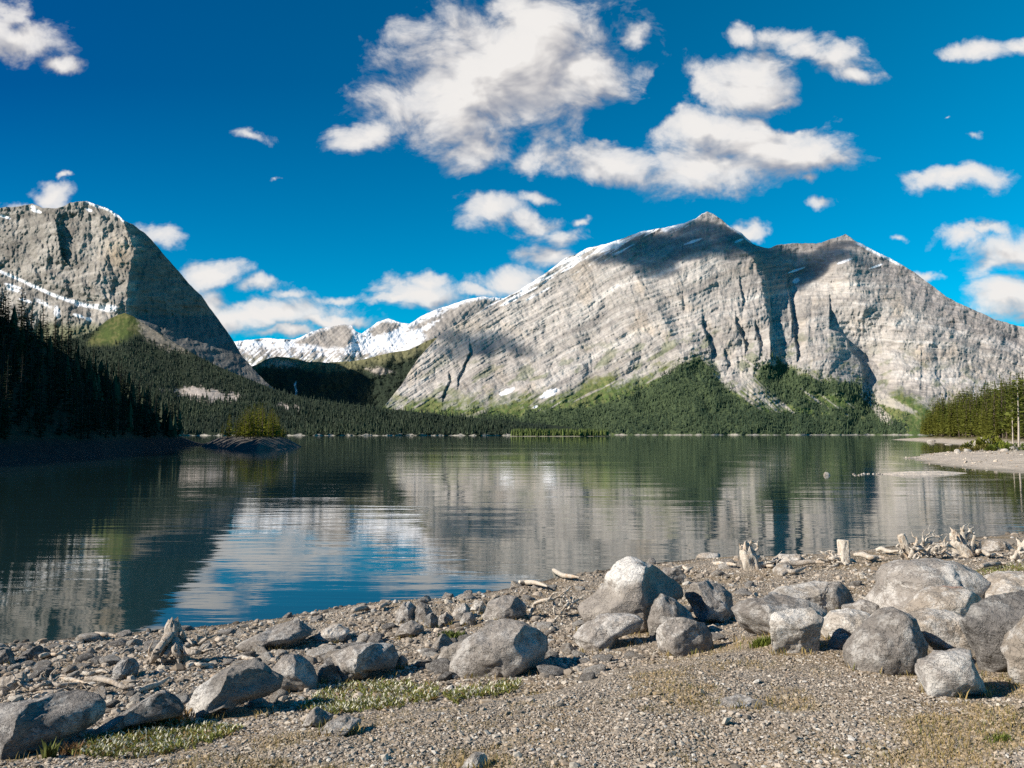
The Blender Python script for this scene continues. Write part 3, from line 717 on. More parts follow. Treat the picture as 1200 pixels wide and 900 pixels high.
#PART2
# ------------------------------------------------------------------ the lake
def build_lake():
    m, nt, b = nmat('lake_water')
    g = nd(nt, 'ShaderNodeNewGeometry').outputs['Position']
    b.inputs['Base Color'].default_value = (.010, .026, .028, 1)
    b.inputs['Specular IOR Level'].default_value = .7; b.inputs['Roughness'].default_value = .03; b.inputs['IOR'].default_value = 1.333
    w1 = tex_noise(nt, mapping(nt, g, (.22, 1.0, 1), (0, 0, -.05)), 1.5, 3, .5, .3)
    w2 = tex_noise(nt, mapping(nt, g, (.16, .9, 1), (0, 0, .08)), .42, 3, .5, .2)
    w3 = tex_noise(nt, mapping(nt, g, (.5, 1.2, 1), (0, 0, .2)), 6.0, 2, .5)
    # gusts: calm water beside ruffled lanes
    gust = ramp(nt, tex_noise(nt, mapping(nt, g, (.012, .05, 1), (0, 0, .06)), 1.0, 4, .55), [(.36, .30), (.64, 1.8)])
    far = nd(nt, 'ShaderNodeMapRange', Value=nd(nt, 'ShaderNodeSeparateXYZ', Vector=g).outputs[1], i1=60., i2=700., i3=1., i4=.75).outputs[0]
    h = math_(nt, 'ADD', math_(nt, 'MULTIPLY', w1, .0095), math_(nt, 'MULTIPLY', w2, .036))
    h = math_(nt, 'ADD', h, math_(nt, 'MULTIPLY', w3, .0014))
    h = math_(nt, 'MULTIPLY', math_(nt, 'MULTIPLY', h, gust), far)
    bp = nd(nt, 'ShaderNodeBump', Strength=1.0, Distance=.55, Height=h)
    nt.links.new(bp.outputs[0], b.inputs['Normal'])
    V = np.array([[-6500, -300, 0], [6500, -300, 0], [6500, 9000, 0], [-6500, 9000, 0]], float)
    o = mesh_np('lake', V, np.array([[0, 1, 2, 3]]), m)
    put(o, 'calm dark lake mirroring the mountains', kind='structure')
build_lake()

# ------------------------------------------------------------------ the near shore
SH_PX = [(0, 752), (60, 749), (120, 744), (210, 737), (300, 727), (380, 715), (450, 705), (540, 697), (620, 686), (700, 669), (760, 660), (840, 655), (900, 652), (960, 650), (1040, 641), (1120, 634), (1200, 623)]
_sx, _sy = on_water(*np.array(SH_PX, float).T)
SHORE = [(-90, -40), (-30, 1.5), (-14, 9.6)] + list(zip(_sx, _sy)) + [(22, 30.5), (36, 37), (70, 47), (400, 60)]
def shore_d(x, y):
    d, side, t = line_sd(x, y, SHORE)
    return d * side
def zg0(x, y):
    d = shore_d(x, y) + .30 * fbm(x * .5, y * .5, 3, 801)
    return np.interp(d, [-80, -20, -5, 0, 1, 4, 7, 8.3, 9.1, 11, 14, 40, 90], [-9, -4, -1, 0, .16, .56, .84, .98, 1.20, 1.29, 1.36, 1.6, 2.2]), d
def zg(x, y):
    z, d = zg0(x, y); k = sstep(-.5, 1.5, d)
    return z + k * (.075 * fbm(x * .45, y * .45, 3, 802) + .035 * fbm(x * 1.7, y * 1.7, 3, 803)) 
def on_ground(u, v):
    u = np.asarray(u, float); v = np.asarray(v, float)
    y = np.full(np.broadcast(u, v).shape, 8.0); t = tanv(v)
    for _ in range(40):
        p = P(u, v, y); y = y + .6 * ((HC - zg(p[..., 0], y)) / -t - y)
        y = np.clip(y, 1, 60)
    p = P(u, v, y); return p

def build_shore():
    m, nt, b = nmat('gravel_ground')
    g = nd(nt, 'ShaderNodeNewGeometry').outputs['Position']
    v1 = nd(nt, 'ShaderNodeTexVoronoi', Scale=34., Vector=g); v2 = nd(nt, 'ShaderNodeTexVoronoi', Scale=75., Vector=g)
    c = mixc(nt, nd(nt, 'ShaderNodeSeparateColor', Color=v1.outputs['Color']).outputs[0], (.16, .135, .105), (.38, .325, .26))
    c2 = mixc(nt, nd(nt, 'ShaderNodeSeparateColor', Color=v2.outputs['Color']).outputs[1], (.15, .125, .095), (.40, .345, .28))
    c = mixc(nt, .5, c, c2)
    big = tex_noise(nt, g, .9, 5, .6)
    c = mixc(nt, math_(nt, 'MULTIPLY', ramp(nt, big, [(.45, 0.), (.6, 1.)]), .6), c, (.23, .165, .085))
    zz = nd(nt, 'ShaderNodeSeparateXYZ', Vector=g).outputs[2]
    c = mixc(nt, 1.0, c, ramp(nt, math_(nt, 'MULTIPLY', zz, 5.0, None, True), [(.1, .38), (.5, 1.)]), 'MULTIPLY')
    nt.links.new(c, b.inputs['Base Color'])
    h = math_(nt, 'ADD', math_(nt, 'MULTIPLY', v1.outputs[0], -1.0), math_(nt, 'MULTIPLY', v2.outputs[0], -.5))
    bp = nd(nt, 'ShaderNodeBump', Strength=.9, Distance=.02, Height=h); nt.links.new(bp.outputs[0], b.inputs['Normal'])
    b.inputs['Roughness'].default_value = .95; b.inputs['Specular IOR Level'].default_value = .15
    ta = np.linspace(-1.15, 1.15, 560); y = 1.2 * (45 / 1.2) ** np.linspace(0, 1, 420)
    X = ta[None, :] * y[:, None] * 1.0; Y = np.broadcast_to(y[:, None], X.shape)
    Z = zg(X, Y) + .012 * fbm(X * 7, Y * 7, 3, 811)
    V1 = np.stack([X, Y, Z], -1).reshape(-1, 3)
    gx = np.linspace(-60, 120, 181); gy = np.linspace(-30, 60, 91); GX, GY = np.meshgrid(gx, gy)
    V2 = np.stack([GX, GY, zg(GX, GY) - .10], -1).reshape(-1, 3)
    o = mesh_np('gravel_shore', np.concatenate([V1, V2]), np.concatenate([grid_faces(420, 560), grid_faces(91, 181, len(V1))]), m)
    put(o, 'sloping gravel and rubble shore in the front of the view', kind='structure')
    bed = plain('lake_bed_mud', (.1, .1, .08))
    o = mesh_np('lake_bed', np.array([[-6800, -300, -12.], [6800, -300, -12], [6800, 11500, -12], [-6800, 11500, -12]]), np.array([[0, 1, 2, 3]]), bed)
    put(o, 'bed of the lake and the land beyond', kind='structure')
build_shore()

# ------------------------------------------------------------------ rocks
def rock_shape(n, seed, planes=(), nplanes=9, rough=.10, p=2.4, cut=(.62, .92)):
    D, Fc = ico(n); r = np.random.default_rng(seed)
    k = (np.abs(D) ** p).sum(1) ** (-1 / p); Q = D * k[:, None]
    Q = Q * (1 + .14 * fbm3(D * 1.3 + seed * 3.1, 3, seed))[:, None]
    cuts = [(np.array(a[:3], float), a[3]) for a in planes]
    for _ in range(nplanes):
        a = r.normal(0, 1, 3); cuts.append((a, r.uniform(*cut)))
    for a, o in cuts:
        a = a / np.linalg.norm(a); s = Q @ a; lim = o * s.max()
        Q = Q - np.maximum(s - lim, 0)[:, None] * a * .985
    Q = Q + D * (rough * .5 * fbm3(D * 3.5 + seed, 4, seed + 1) + rough * .30 * fbm3(D * 11 + seed, 3, seed + 2))[:, None]
    return Q, Fc

PLACED = []   # (x, y, r) footprints for grass and pebbles
def boulder(pts, mat, label, planes=(), seed=0, depth=.85, n=5, group='boulders along the shore', rough=.13, nplanes=15, yoff=0, name='boulder', base=None, p=2.5, stain=None, cat='boulder'):
    pts = np.array(pts, float)
    um, vm = pts[:, 0], pts[:, 1]
    uc = (um.min() + um.max()) / 2; vb = vm.max() if base is None else base
    gp = on_ground(uc, vb)
    wm = (um.max() - um.min()) / F_PX * gp[1]; T = wm / 2 * depth
    yc = gp[1] + .55 * T + yoff
    vc = vm.min() * .45 + vm.max() * .55
    c = P(uc, vc, yc)
    q = P(um, vm, np.full(len(um), yc)) - c
    th = np.arctan2(q[:, 2], q[:, 0]); rr = np.hypot(q[:, 0], q[:, 2])
    # resample the outline densely so the polar radius follows straight edges
    TH = []; RR = []
    for i in range(len(q)):
        a, b2 = q[i], q[(i + 1) % len(q)]
        for t in np.linspace(0, 1, 24, endpoint=False):
            s = a * (1 - t) + b2 * t; TH.append(math.atan2(s[2], s[0])); RR.append(math.hypot(s[0], s[2]))
    TH = np.array(TH); RR = np.array(RR); od = np.argsort(TH); TH = TH[od]; RR = RR[od]
    TH = np.concatenate([TH - 2 * math.pi, TH, TH + 2 * math.pi]); RR = np.tile(RR, 3)
    Q, Fc = rock_shape(n, seed + 5, planes, nplanes, rough, p, (.64, .94) if nplanes > 8 else (.78, .96))
    ang = np.arctan2(Q[:, 2], Q[:, 0]); rho = np.hypot(Q[:, 0], Q[:, 2])
    th2 = np.linspace(-math.pi, math.pi, 721)
    mx = np.interp(th2, TH, RR)
    # normalise so the in-plane silhouette of the rough rock lands on the outline
    bins = np.round((ang + math.pi) / (2 * math.pi) * 90).astype(int) % 90
    mr = np.zeros(90); np.maximum.at(mr, bins, rho)
    mr = np.maximum(mr, .3); mr = (np.roll(mr, 1) + mr * 2 + np.roll(mr, -1)) / 4
    tb = (np.arange(90)) / 90 * 2 * math.pi - math.pi
    sil = np.interp(ang, np.concatenate([tb - 2 * math.pi, tb, tb + 2 * math.pi]), np.tile(mr, 3))
    R = np.interp(ang, TH, RR) * rho / sil
    X = R * np.cos(ang); Z = R * np.sin(ang); Y = Q[:, 1] * T
    zlow = Z.min(); X = X * (1 + .22 * np.clip(-Z / abs(zlow) - .2, 0, 1)); Z = np.where(Z < zlow * .35, zlow * .35 + (Z - zlow * .35) * 1.5, Z)   # sunk into the ground
    scale_persp = (yc + Y) / yc
    V = np.stack([X * (1 + (scale_persp - 1) * .8), Y, Z], 1)
    mt = M[mat]
    o = mesh_np(name, V, Fc, mt); o.location = c
    put(o, label, cat, group)
    PLACED.append((c[0], c[1], wm / 2, gp[1]))
    return o

R_, L_ = 'right', 'left'
DK = (.95, -.25, .05)      # direction of the shaded right hand face
BOULDERS = [
 # pts, mat, label, planes, depth
 ([(677, 713), (691, 700), (707, 684), (709, 672), (725, 660), (739, 653), (749, 655), (771, 665), (787, 679), (803, 692), (807, 704), (790, 712), (765, 728), (735, 740), (700, 736)], 'whitetop', 'tall pointed boulder with a whitened top, the biggest of the middle group', [(.8, -.55, .25, .62), (-.35, -.55, .75, .72)], .75),
 ([(757, 727), (768, 703), (776, 696), (792, 703), (811, 719), (815, 730), (790, 745), (765, 745)], 'grey', 'wedge shaped boulder squeezed between the whitened boulder and a grey front one', [(.7, -.5, .5, .6)], .8),
 ([(771, 735), (781, 724), (797, 720), (811, 724), (827, 732), (836, 745), (836, 759), (819, 769), (792, 769), (776, 761), (771, 751)], 'grey', 'squarish grey boulder at the front of the middle group, casting a dark shadow on gravel', [(.9, -.3, .1, .72)], .9),
 ([(671, 748), (688, 732), (712, 721), (739, 720), (753, 724), (749, 738), (728, 747), (712, 759), (691, 761)], 'grey', 'low slanting slab at the left foot of the whitened boulder', [(.35, -.8, -.1, .6), (-.2, -.3, .9, .6)], .8),
 ([(804, 700), (811, 681), (827, 680), (848, 687), (859, 697), (861, 719), (842, 730), (818, 722)], 'grey', 'knobbly boulder just right of the whitened boulder, dark on its right side', [(.9, -.4, .1, .66)], .9),
 ([(530, 776), (534, 764), (544, 752), (560, 742), (576, 733), (592, 728), (612, 729), (630, 738), (642, 750), (643, 766), (632, 780), (610, 788), (580, 790), (552, 791), (534, 788)], 'grey', 'large rounded grey boulder standing alone behind the strip of white flowers', [(.85, -.45, .05, .74), (-.3, -.4, .85, .8)], .75),
 ([(513, 770), (520, 760), (532, 754), (548, 751), (540, 766), (534, 780), (516, 780)], 'pale', 'small cream stone tucked against the lone rounded boulder', [], .8),
 ([(387, 767), (410, 757), (433, 755), (457, 760), (465, 774), (460, 787), (438, 787), (417, 795), (398, 799)], 'grey', 'flat topped boulder with a black shaded end, above the flower patch', [(.75, -.65, .0, .45)], .8),
 ([(464, 782), (465, 771), (471, 767), (478, 774), (478, 784)], 'grey', 'small upright stone right of the flat topped boulder', [], .8),
 ([(223, 823), (230, 806), (247, 795), (270, 783), (293, 777), (305, 781), (314, 788), (329, 797), (328, 808), (310, 818), (289, 821), (268, 826), (242, 837), (226, 839)], 'whiteside', 'long humped boulder with a pale left end, on the bank above the left flower patch', [(.6, -.75, .1, .5), (-.7, -.55, .4, .66)], .7),
 ([(317, 785), (331, 769), (345, 767), (359, 778), (370, 792), (372, 802), (349, 806), (331, 810), (320, 800)], 'grey', 'dome shaped boulder right of the long humped boulder', [(.85, -.3, .3, .7)], .9),
 ([(371, 801), (373, 783), (382, 775), (391, 778), (400, 799)], 'dark', 'dark shaded stone between the dome shaped boulder and the flat topped one', [(.6, -.8, 0, .4)], .8),
 ([(-30, 848), (-8, 828), (18, 824), (46, 820), (82, 818), (103, 821), (113, 832), (112, 845), (103, 853), (77, 871), (60, 889), (29, 896), (5, 900), (-30, 900)], 'dark', 'big blocky dark boulder in the near left corner', [(.75, -.62, .0, .35), (-.55, -.8, .2, .68)], .75),
 ([(92, 871), (117, 851), (147, 834), (170, 819), (191, 810), (203, 818), (214, 830), (213, 840), (192, 844), (165, 845), (140, 852), (110, 864)], 'dark', 'long tilted slab behind the nearest flower patch', [(.5, -.75, .0, .5), (-.35, -.25, .9, .5)], .6),
 ([(133, 797), (135, 778), (144, 770), (155, 772), (161, 782), (158, 797)], 'dark', 'rough dark stone below the grey stump', [(.8, -.5, .1, .5)], .9),
 ([(280, 754), (310, 739), (345, 728), (367, 742), (345, 757), (312, 760)], 'grey', 'flat broad slab by the water right of the grey stump', [(0, -.3, .95, .4)], .9),
 ([(368, 749), (377, 737), (396, 732), (410, 739), (409, 748), (387, 752)], 'tan', 'tan loaf shaped rock near the waterline', [], .8),
 ([(463, 720), (472, 706), (480, 705), (487, 712), (488, 728), (466, 730)], 'grey', 'upright stone at the left end of the stone row by the water', [(.9, -.3, 0, .6)], .9),
 ([(486, 716), (492, 705), (502, 708), (508, 720), (506, 730), (488, 730)], 'grey', 'second stone from the left end of the stone row by the water', [], .9),
 ([(497, 735), (499, 722), (507, 717), (513, 724), (513, 736)], 'dark', 'small split stone in front of the stone row by the water', [(.8, -.5, 0, .4)], .8),
 ([(513, 733), (515, 722), (523, 718), (531, 724), (531, 734)], 'grey', 'small pyramid stone in front of the stone row by the water', [], .9),
 ([(530, 722), (533, 711), (545, 707), (551, 714), (550, 724), (536, 726)], 'tan', 'brownish stone in the middle of the stone row by the water', [(.9, -.3, 0, .6)], .9),
 ([(538, 731), (543, 719), (553, 717), (558, 724), (557, 733)], 'grey', 'small rounded stone at the right front of the stone row by the water', [], .9),
 ([(551, 715), (556, 704), (566, 703), (570, 712), (566, 719)], 'pale', 'pale stone near the right end of the stone row by the water', [], .9),
 ([(566, 722), (572, 706), (590, 698), (606, 699), (617, 710), (616, 720), (596, 726), (576, 727)], 'grey', 'wide low boulder ending the stone row by the water', [(.85, -.4, .1, .7)], .8),
 ([(463, 744), (470, 732), (482, 727), (497, 733), (498, 744), (480, 747)], 'grey', 'squat stone below the left end of the stone row', [], .9),
 ([(1031, 700), (1033, 677), (1042, 664), (1061, 657), (1093, 655), (1120, 658), (1141, 666), (1158, 680), (1150, 695), (1120, 712), (1060, 716), (1034, 713)], 'grey', 'huge smooth rounded boulder below the driftwood root wads', [(.8, -.2, .4, .86)], .85),
 ([(1062, 714), (1083, 693), (1104, 687), (1128, 687), (1141, 694), (1149, 706), (1145, 725), (1110, 732), (1075, 730)], 'stained', 'rounded boulder with a rusty red stain on top', [], .85),
 ([(1060, 722), (1088, 714), (1120, 717), (1135, 739), (1149, 773), (1120, 769), (1099, 764), (1072, 745)], 'tan', 'smooth tan boulder under the red stained one', [], .8),
 ([(993, 763), (1008, 741), (1021, 731), (1037, 717), (1051, 713), (1067, 720), (1079, 736), (1088, 755), (1085, 773), (1067, 784), (1040, 787), (1013, 788), (999, 778)], 'grey', 'big egg shaped boulder at the front of the right hand heap', [(.8, -.5, .1, .8), (-.2, -.6, .8, .86)], .9),
 ([(1078, 797), (1080, 775), (1101, 764), (1136, 761), (1147, 776), (1156, 800), (1155, 810), (1131, 814), (1099, 817), (1083, 809)], 'lichen', 'white speckled boulder lying foremost on the gravel', [(.85, -.5, 0, .8)], .9),
 ([(1121, 727), (1136, 709), (1163, 697), (1200, 693), (1228, 698), (1240, 740), (1225, 790), (1181, 787), (1155, 783), (1145, 765), (1134, 744)], 'dark', 'large dark grey boulder with white veins at the right edge', [(-.5, -.8, .2, .72)], .8),
 ([(1177, 765), (1187, 741), (1205, 720), (1235, 722), (1250, 760), (1237, 800), (1200, 802), (1181, 786)], 'tan', 'tan boulder cut by the right edge of the view', [], .85),
 ([(1141, 694), (1163, 677), (1181, 671), (1200, 670), (1228, 678), (1235, 702), (1200, 708), (1150, 707)], 'tan', 'brown domed boulder behind the dark veined one', [], .8),
 ([(897, 727), (907, 717), (933, 713), (952, 712), (963, 719), (962, 744), (955, 760), (939, 766), (918, 766), (904, 758), (898, 744)], 'pale', 'pale blocky boulder with a chipped top, left of the right hand heap', [(.9, -.4, .0, .82)], .9),
 ([(860, 716), (878, 703), (915, 699), (945, 702), (965, 712), (966, 726), (935, 742), (890, 742), (868, 730)], 'grey', 'dark flat boulder behind the chipped pale block', [(0, -.2, 1, .55)], .8),
 ([(903, 700), (920, 689), (955, 683), (984, 681), (997, 692), (1003, 713), (979, 718), (935, 712)], 'pale', 'long pale cracked slab behind the flat boulder', [(.85, -.4, .1, .76), (0, -.3, .95, .6)], .8),
 ([(998, 708), (1010, 702), (1024, 706), (1036, 718), (1025, 726), (1003, 722)], 'grey', 'low grey wedge between the pale slab and the huge rounded boulder', [], .8),
 ([(962, 733), (976, 717), (995, 713), (1013, 716), (1026, 726), (1020, 741), (1005, 750), (985, 750), (967, 744)], 'pale', 'pale rounded boulder lying in the shadow of the chipped block', [], .9),
 ([(967, 758), (976, 746), (993, 743), (1002, 751), (1000, 758), (982, 760)], 'grey', 'small flat stone at the foot of the pale rounded boulder', [], .9),
 ([(1150, 645), (1161, 634), (1170, 632), (1180, 635), (1188, 646)], 'tan', 'low rounded rock at the water behind the upright root wad', [], .8),
 ([(538, 901), (556, 881), (568, 884), (577, 902)], 'grey', 'small pointed stone poking out of the gravel at the bottom edge', [(.8, -.5, 0, .5)], .9),
 ([(356, 848), (362, 835), (370, 828), (379, 834), (390, 839), (388, 847), (374, 853)], 'grey', 'broken angular stone at the near end of the flower strip', [(.7, -.5, 0, .5)], .9),
 ([(374, 856), (385, 845), (405, 840), (422, 845), (420, 855), (398, 862)], 'grey', 'flat half buried stone beside the broken angular one', [(0, -.2, 1, .4)], .8),
 ([(835, 823), (850, 815), (880, 813), (905, 817), (895, 824), (860, 827)], 'pale', 'flat pale stone sunk in the open gravel', [(0, -.1, 1, .4)], .7),
 ([(22, 772), (30, 762), (42, 757), (51, 764), (50, 774)], 'dark', 'dark angular stone near the waterline at the left', [(.7, -.5, .2, .6)], .9),
 ([(-8, 779), (-2, 763), (8, 760), (15, 768), (15, 779)], 'dark', 'dark stone cut by the left edge at the waterline', [], .9),
 ([(770, 676), (778, 665), (795, 664), (803, 674), (800, 684), (780, 686)], 'grey', 'grey stone in the rubble behind the whitened boulder', [], .9),
 ([(905, 668), (913, 660), (926, 659), (932, 667), (926, 673), (910, 674)], 'tan', 'tan stone beside the trailing root of the white root wad', [], .9),
 ([(905, 657), (915, 650), (935, 649), (944, 656), (935, 662), (912, 663)], 'tan', 'low brownish rock between the white root wad and the upright stump', [], .9),
 ([(716, 728), (722, 722), (732, 723), (734, 732), (722, 735)], 'grey', 'little stone perched at the left foot of the whitened boulder', [], .9),
]
for i, bd in enumerate(BOULDERS):
    sm = any(w in bd[2] for w in ('rounded', 'egg', 'domed', 'smooth', 'tan boulder', 'loaf', 'dome shaped'))
    boulder(bd[0], bd[1], bd[2], bd[3], nplanes=6 if sm else 14, seed=100 + i * 7, depth=bd[4], yoff=.32 if 'near left corner' in bd[2] else .22 if 'tilted slab' in bd[2] and 'long' in bd[2] else 0)

for o in COL.objects:
    if 'flat pale stone sunk' in str(o.get('label')): o.location.z -= .03; o.data.materials[0] = M['grey']; o['label'] = 'flat grey stone sunk in the open gravel'
# rocks out in the water
def water_rock(u0, u1, v0, v1, mat, label, seed, name='rock', n=3):
    u = (u0 + u1) / 2; x, y = on_water(u, v1); w = (u1 - u0) / F_PX * y / 2; h = (v1 - v0) / F_PX * y
    Q, Fc = rock_shape(n, seed, [(0, 0, 1, .8)], 6, .1, 2.3)
    o = mesh_np(name, Q * np.array([w, w * .6, h]), Fc, M[mat]); o.location = (float(x), float(y), -.1 * h)
    put(o, label, 'rock'); return o
water_rock(964, 973, 552, 557, 'tan', 'small round rock alone in the lake left of the sandbar', 31)
water_rock(816, 847, 646, 654, 'tan', 'flat brown rock breaking the water close to the shore', 32)

# ------------------------------------------------------------------ loose stones and gravel
VAR = [rock_shape(2, 900 + k, (), 9, .12, 2.6, (.5, .85)) for k in range(10)]
VARH = [rock_shape(3, 930 + k, (), 10, .14, 2.6, (.5, .85)) for k in range(12)]
VAR1 = [rock_shape(1, 960 + k, (), 7, .05, 2.6, (.5, .85)) for k in range(12)]

def pebble_mesh(name, pos, size, cols, variants, mat, seed, flat=(.45, .8)):
    r = np.random.default_rng(seed); n = len(pos); Vs = []; Fs = []; Cs = []; off = 0
    vi = r.integers(0, len(variants), n)
    for k, (Q, Fc) in enumerate(variants):
        idx = np.where(vi == k)[0]; m = len(idx)
        if not m: continue
        s = size[idx][:, None] * np.stack([r.uniform(.75, 1.3, m), r.uniform(.7, 1.1, m), r.uniform(*flat, m)], 1)
        W = Q[None] * s[:, None, :]
        a = r.uniform(0, 6.28, m); ca, sa = np.cos(a)[:, None], np.sin(a)[:, None]
        tl = r.normal(0, .25, m)[:, None]
        x, y, z = W[..., 0], W[..., 1], W[..., 2]
        y, z = y * np.cos(tl) - z * np.sin(tl), y * np.sin(tl) + z * np.cos(tl)
        W = np.stack([x * ca - y * sa, x * sa + y * ca, z], -1) + pos[idx][:, None, :]
        Vs.append(W.reshape(-1, 3)); Fs.append((Fc[None] + (off + np.arange(m) * len(Q))[:, None, None]).reshape(-1, 3)); off += m * len(Q)
        Cs.append(np.repeat(cols[idx], len(Q), 0))
    return mesh_np(name, np.concatenate(Vs), np.concatenate(Fs), mat, col=np.concatenate(Cs), smooth=False)

def stone_cols(n, r, x, y):
    t = r.random(n)[:, None]; k = r.random(n)[:, None]
    c = C3(.32, .274, .222) * (.5 + 1.0 * t)
    c = np.where(k < .14, C3(.40, .36, .30) * (.8 + .4 * t), c)
    c = np.where((k > .14) & (k < .28), C3(.27, .215, .16) * (.7 + .6 * t), c)
    c = np.where((k > .93), C3(.50, .47, .42), c)
    return np.clip(c, .02, .8)

m_, nt_, b_ = nmat('loose_stone')
c_ = nd(nt_, 'ShaderNodeAttribute', dict(attribute_name='Col')).outputs['Color']
g_ = nd(nt_, 'ShaderNodeNewGeometry').outputs['Position']
c_ = mixc(nt_, 1.0, c_, ramp(nt_, tex_noise(nt_, g_, 60, 5, .7), [(.3, .7), (.7, 1.3)]), 'MULTIPLY')
nt_.links.new(c_, b_.inputs['Base Color']); b_.inputs['Roughness'].default_value = .92; b_.inputs['Specular IOR Level'].default_value = .2
M['loose'] = m_

PL = np.array(PLACED)
def clear_of(x, y, f=.75):
    ok = np.ones(len(x), bool)
    for (bx, by, br, yf) in PL:
        ok &= (x - bx) ** 2 + (y - by) ** 2 > (br * f) ** 2
    return ok

KEEP = [(205, 785, 62, 26), (660, 712, 45, 16), (890, 668, 40, 12), (980, 661, 36, 10), (1090, 655, 50, 12), (1132, 654, 28, 10), (1198, 658, 25, 12), (45, 812, 75, 16), (180, 865, 115, 28), (435, 818, 100, 26), (570, 810, 62, 18)]
def gravel():
    r = np.random.default_rng(21)
    n = 230000
    u = r.uniform(-260, 1440, n); v = r.uniform(640, 960, n)
    p = on_ground(u, v); x, y = p[:, 0], p[:, 1]; z, d = zg0(x, y)
    ok = (d > .02) & clear_of(x, y); p = p[ok]; d = d[ok]; n = len(p)
    coarse = sstep(9.2, 6.0, d + 1.2 * fbm(p[:, 0] * .7, p[:, 1] * .7, 3, 22))
    s = .0058 * np.exp(r.normal(0, .55, n)) * (1 + 1.7 * coarse)
    s = np.maximum(s, .0010 * p[:, 1]); s = np.clip(s, .004, .09)
    keep = r.random(n) < np.clip((.012 / s) ** .9, .2, 1)
    p, s, d = p[keep], s[keep], d[keep]
    p[:, 2] = zg(p[:, 0], p[:, 1]) + s * .25
    wet = np.interp(p[:, 2], [.02, .10], [.42, 1.])[:, None]
    och = (sstep(.02, .22, fbm(p[:, 0] * 1.1, p[:, 1] * 1.1, 4, 83)) * sstep(7.5, 9, zg0(p[:, 0], p[:, 1])[1]) * .55)[:, None]; cg = stone_cols(len(p), r, 0, 0)
    cg = cg * (1 - och) + C3(.31, .225, .115) * (.6 + .8 * r.random((len(p), 1))) * och
    o = pebble_mesh('gravel', p, s, cg * wet, VAR1, M['loose'], 23)
    put(o, 'loose grey and tan gravel covering the shore', 'gravel', kind='stuff'); print('gravel', len(p))
    # cobbles of the rubble zone
    n = 12000
    u = r.uniform(-80, 1260, n); v = r.uniform(625, 830, n)
    p = on_ground(u, v); z, d = zg0(p[:, 0], p[:, 1])
    ok = (d > -.25) & (d < 8.5) & clear_of(p[:, 0], p[:, 1], .8) & (r.random(n) < np.interp(d, [-.3, 0, 5, 7, 8.5], [.25, .9, .8, .45, .05]) * np.interp(p[:, 0], [2, 6], [1, .55]))
    p = p[ok]; d = d[ok]; n = len(p)
    s = .031 * np.exp(r.normal(0, .5, n)) * (.8 + .05 * p[:, 1] / 2); s = np.clip(s, .013, .13)
    uu, vv = proj(p[:, 0], p[:, 1], zg(p[:, 0], p[:, 1])); free = np.ones(n, bool)
    for (a, b, rx, ry) in KEEP: free &= ((uu - a) / rx) ** 2 + ((vv - b) / ry) ** 2 > 1
    s = np.where(free, s, np.minimum(s, .018))
    p[:, 2] = zg(p[:, 0], p[:, 1]) + s * .15
    big = np.argsort(-s / p[:, 1])[:230]; rest = np.setdiff1d(np.arange(n), big)
    o = pebble_mesh('rubble', p[rest], s[rest], stone_cols(len(rest), r, 0, 0) * .85 * np.interp(p[rest, 2], [.03, .11], [.45, 1.])[:, None], VAR, M['loose'], 24)
    put(o, 'cobbles and broken stones strewn along the waterline', 'rubble', kind='stuff'); print('rubble', len(rest))
    # the larger stones are objects of their own
    mats = ['grey', 'dark', 'tan', 'grey', 'pale']; first = {}
    U, V = proj(p[:, 0], p[:, 1], p[:, 2])
    for j, i in enumerate(big):
        k = j % 12; mt = mats[(j * 7 + j // 12) % 5]
        if (k, mt) not in first:
            Q, Fc = VARH[k]; o = mesh_np('stone', Q, Fc, M[mt]); first[(k, mt)] = o
        else:
            o = first[(k, mt)].copy(); COL.objects.link(o)
        if U[i] < 330: lab, grp = 'loose %s stone in the rubble around the grey stump' , 'rubble stones around the grey stump'
        elif U[i] < 680: lab, grp = 'loose %s stone in the rubble near the row of stones by the water', 'rubble stones near the stone row'
        else: lab, grp = 'loose %s stone in the rubble between the whitened boulder and the root wads', 'rubble stones behind the whitened boulder'
        nm = {'grey': 'grey', 'dark': 'dark grey', 'tan': 'tan', 'pale': 'pale'}[mt]
        put(o, lab % nm, 'stone', grp.replace('stones', nm + ' stones'))
        sz = s[i] * 1.15
        o.scale = (sz * r.uniform(.8, 1.35), sz * r.uniform(.8, 1.1), sz * r.uniform(.5, .85)); o.rotation_euler = (r.normal(0, .2), r.normal(0, .2), r.uniform(0, 6.28))
        o.location = (p[i, 0], p[i, 1], zg(p[i, 0], p[i, 1]) + sz * .2)
gravel()

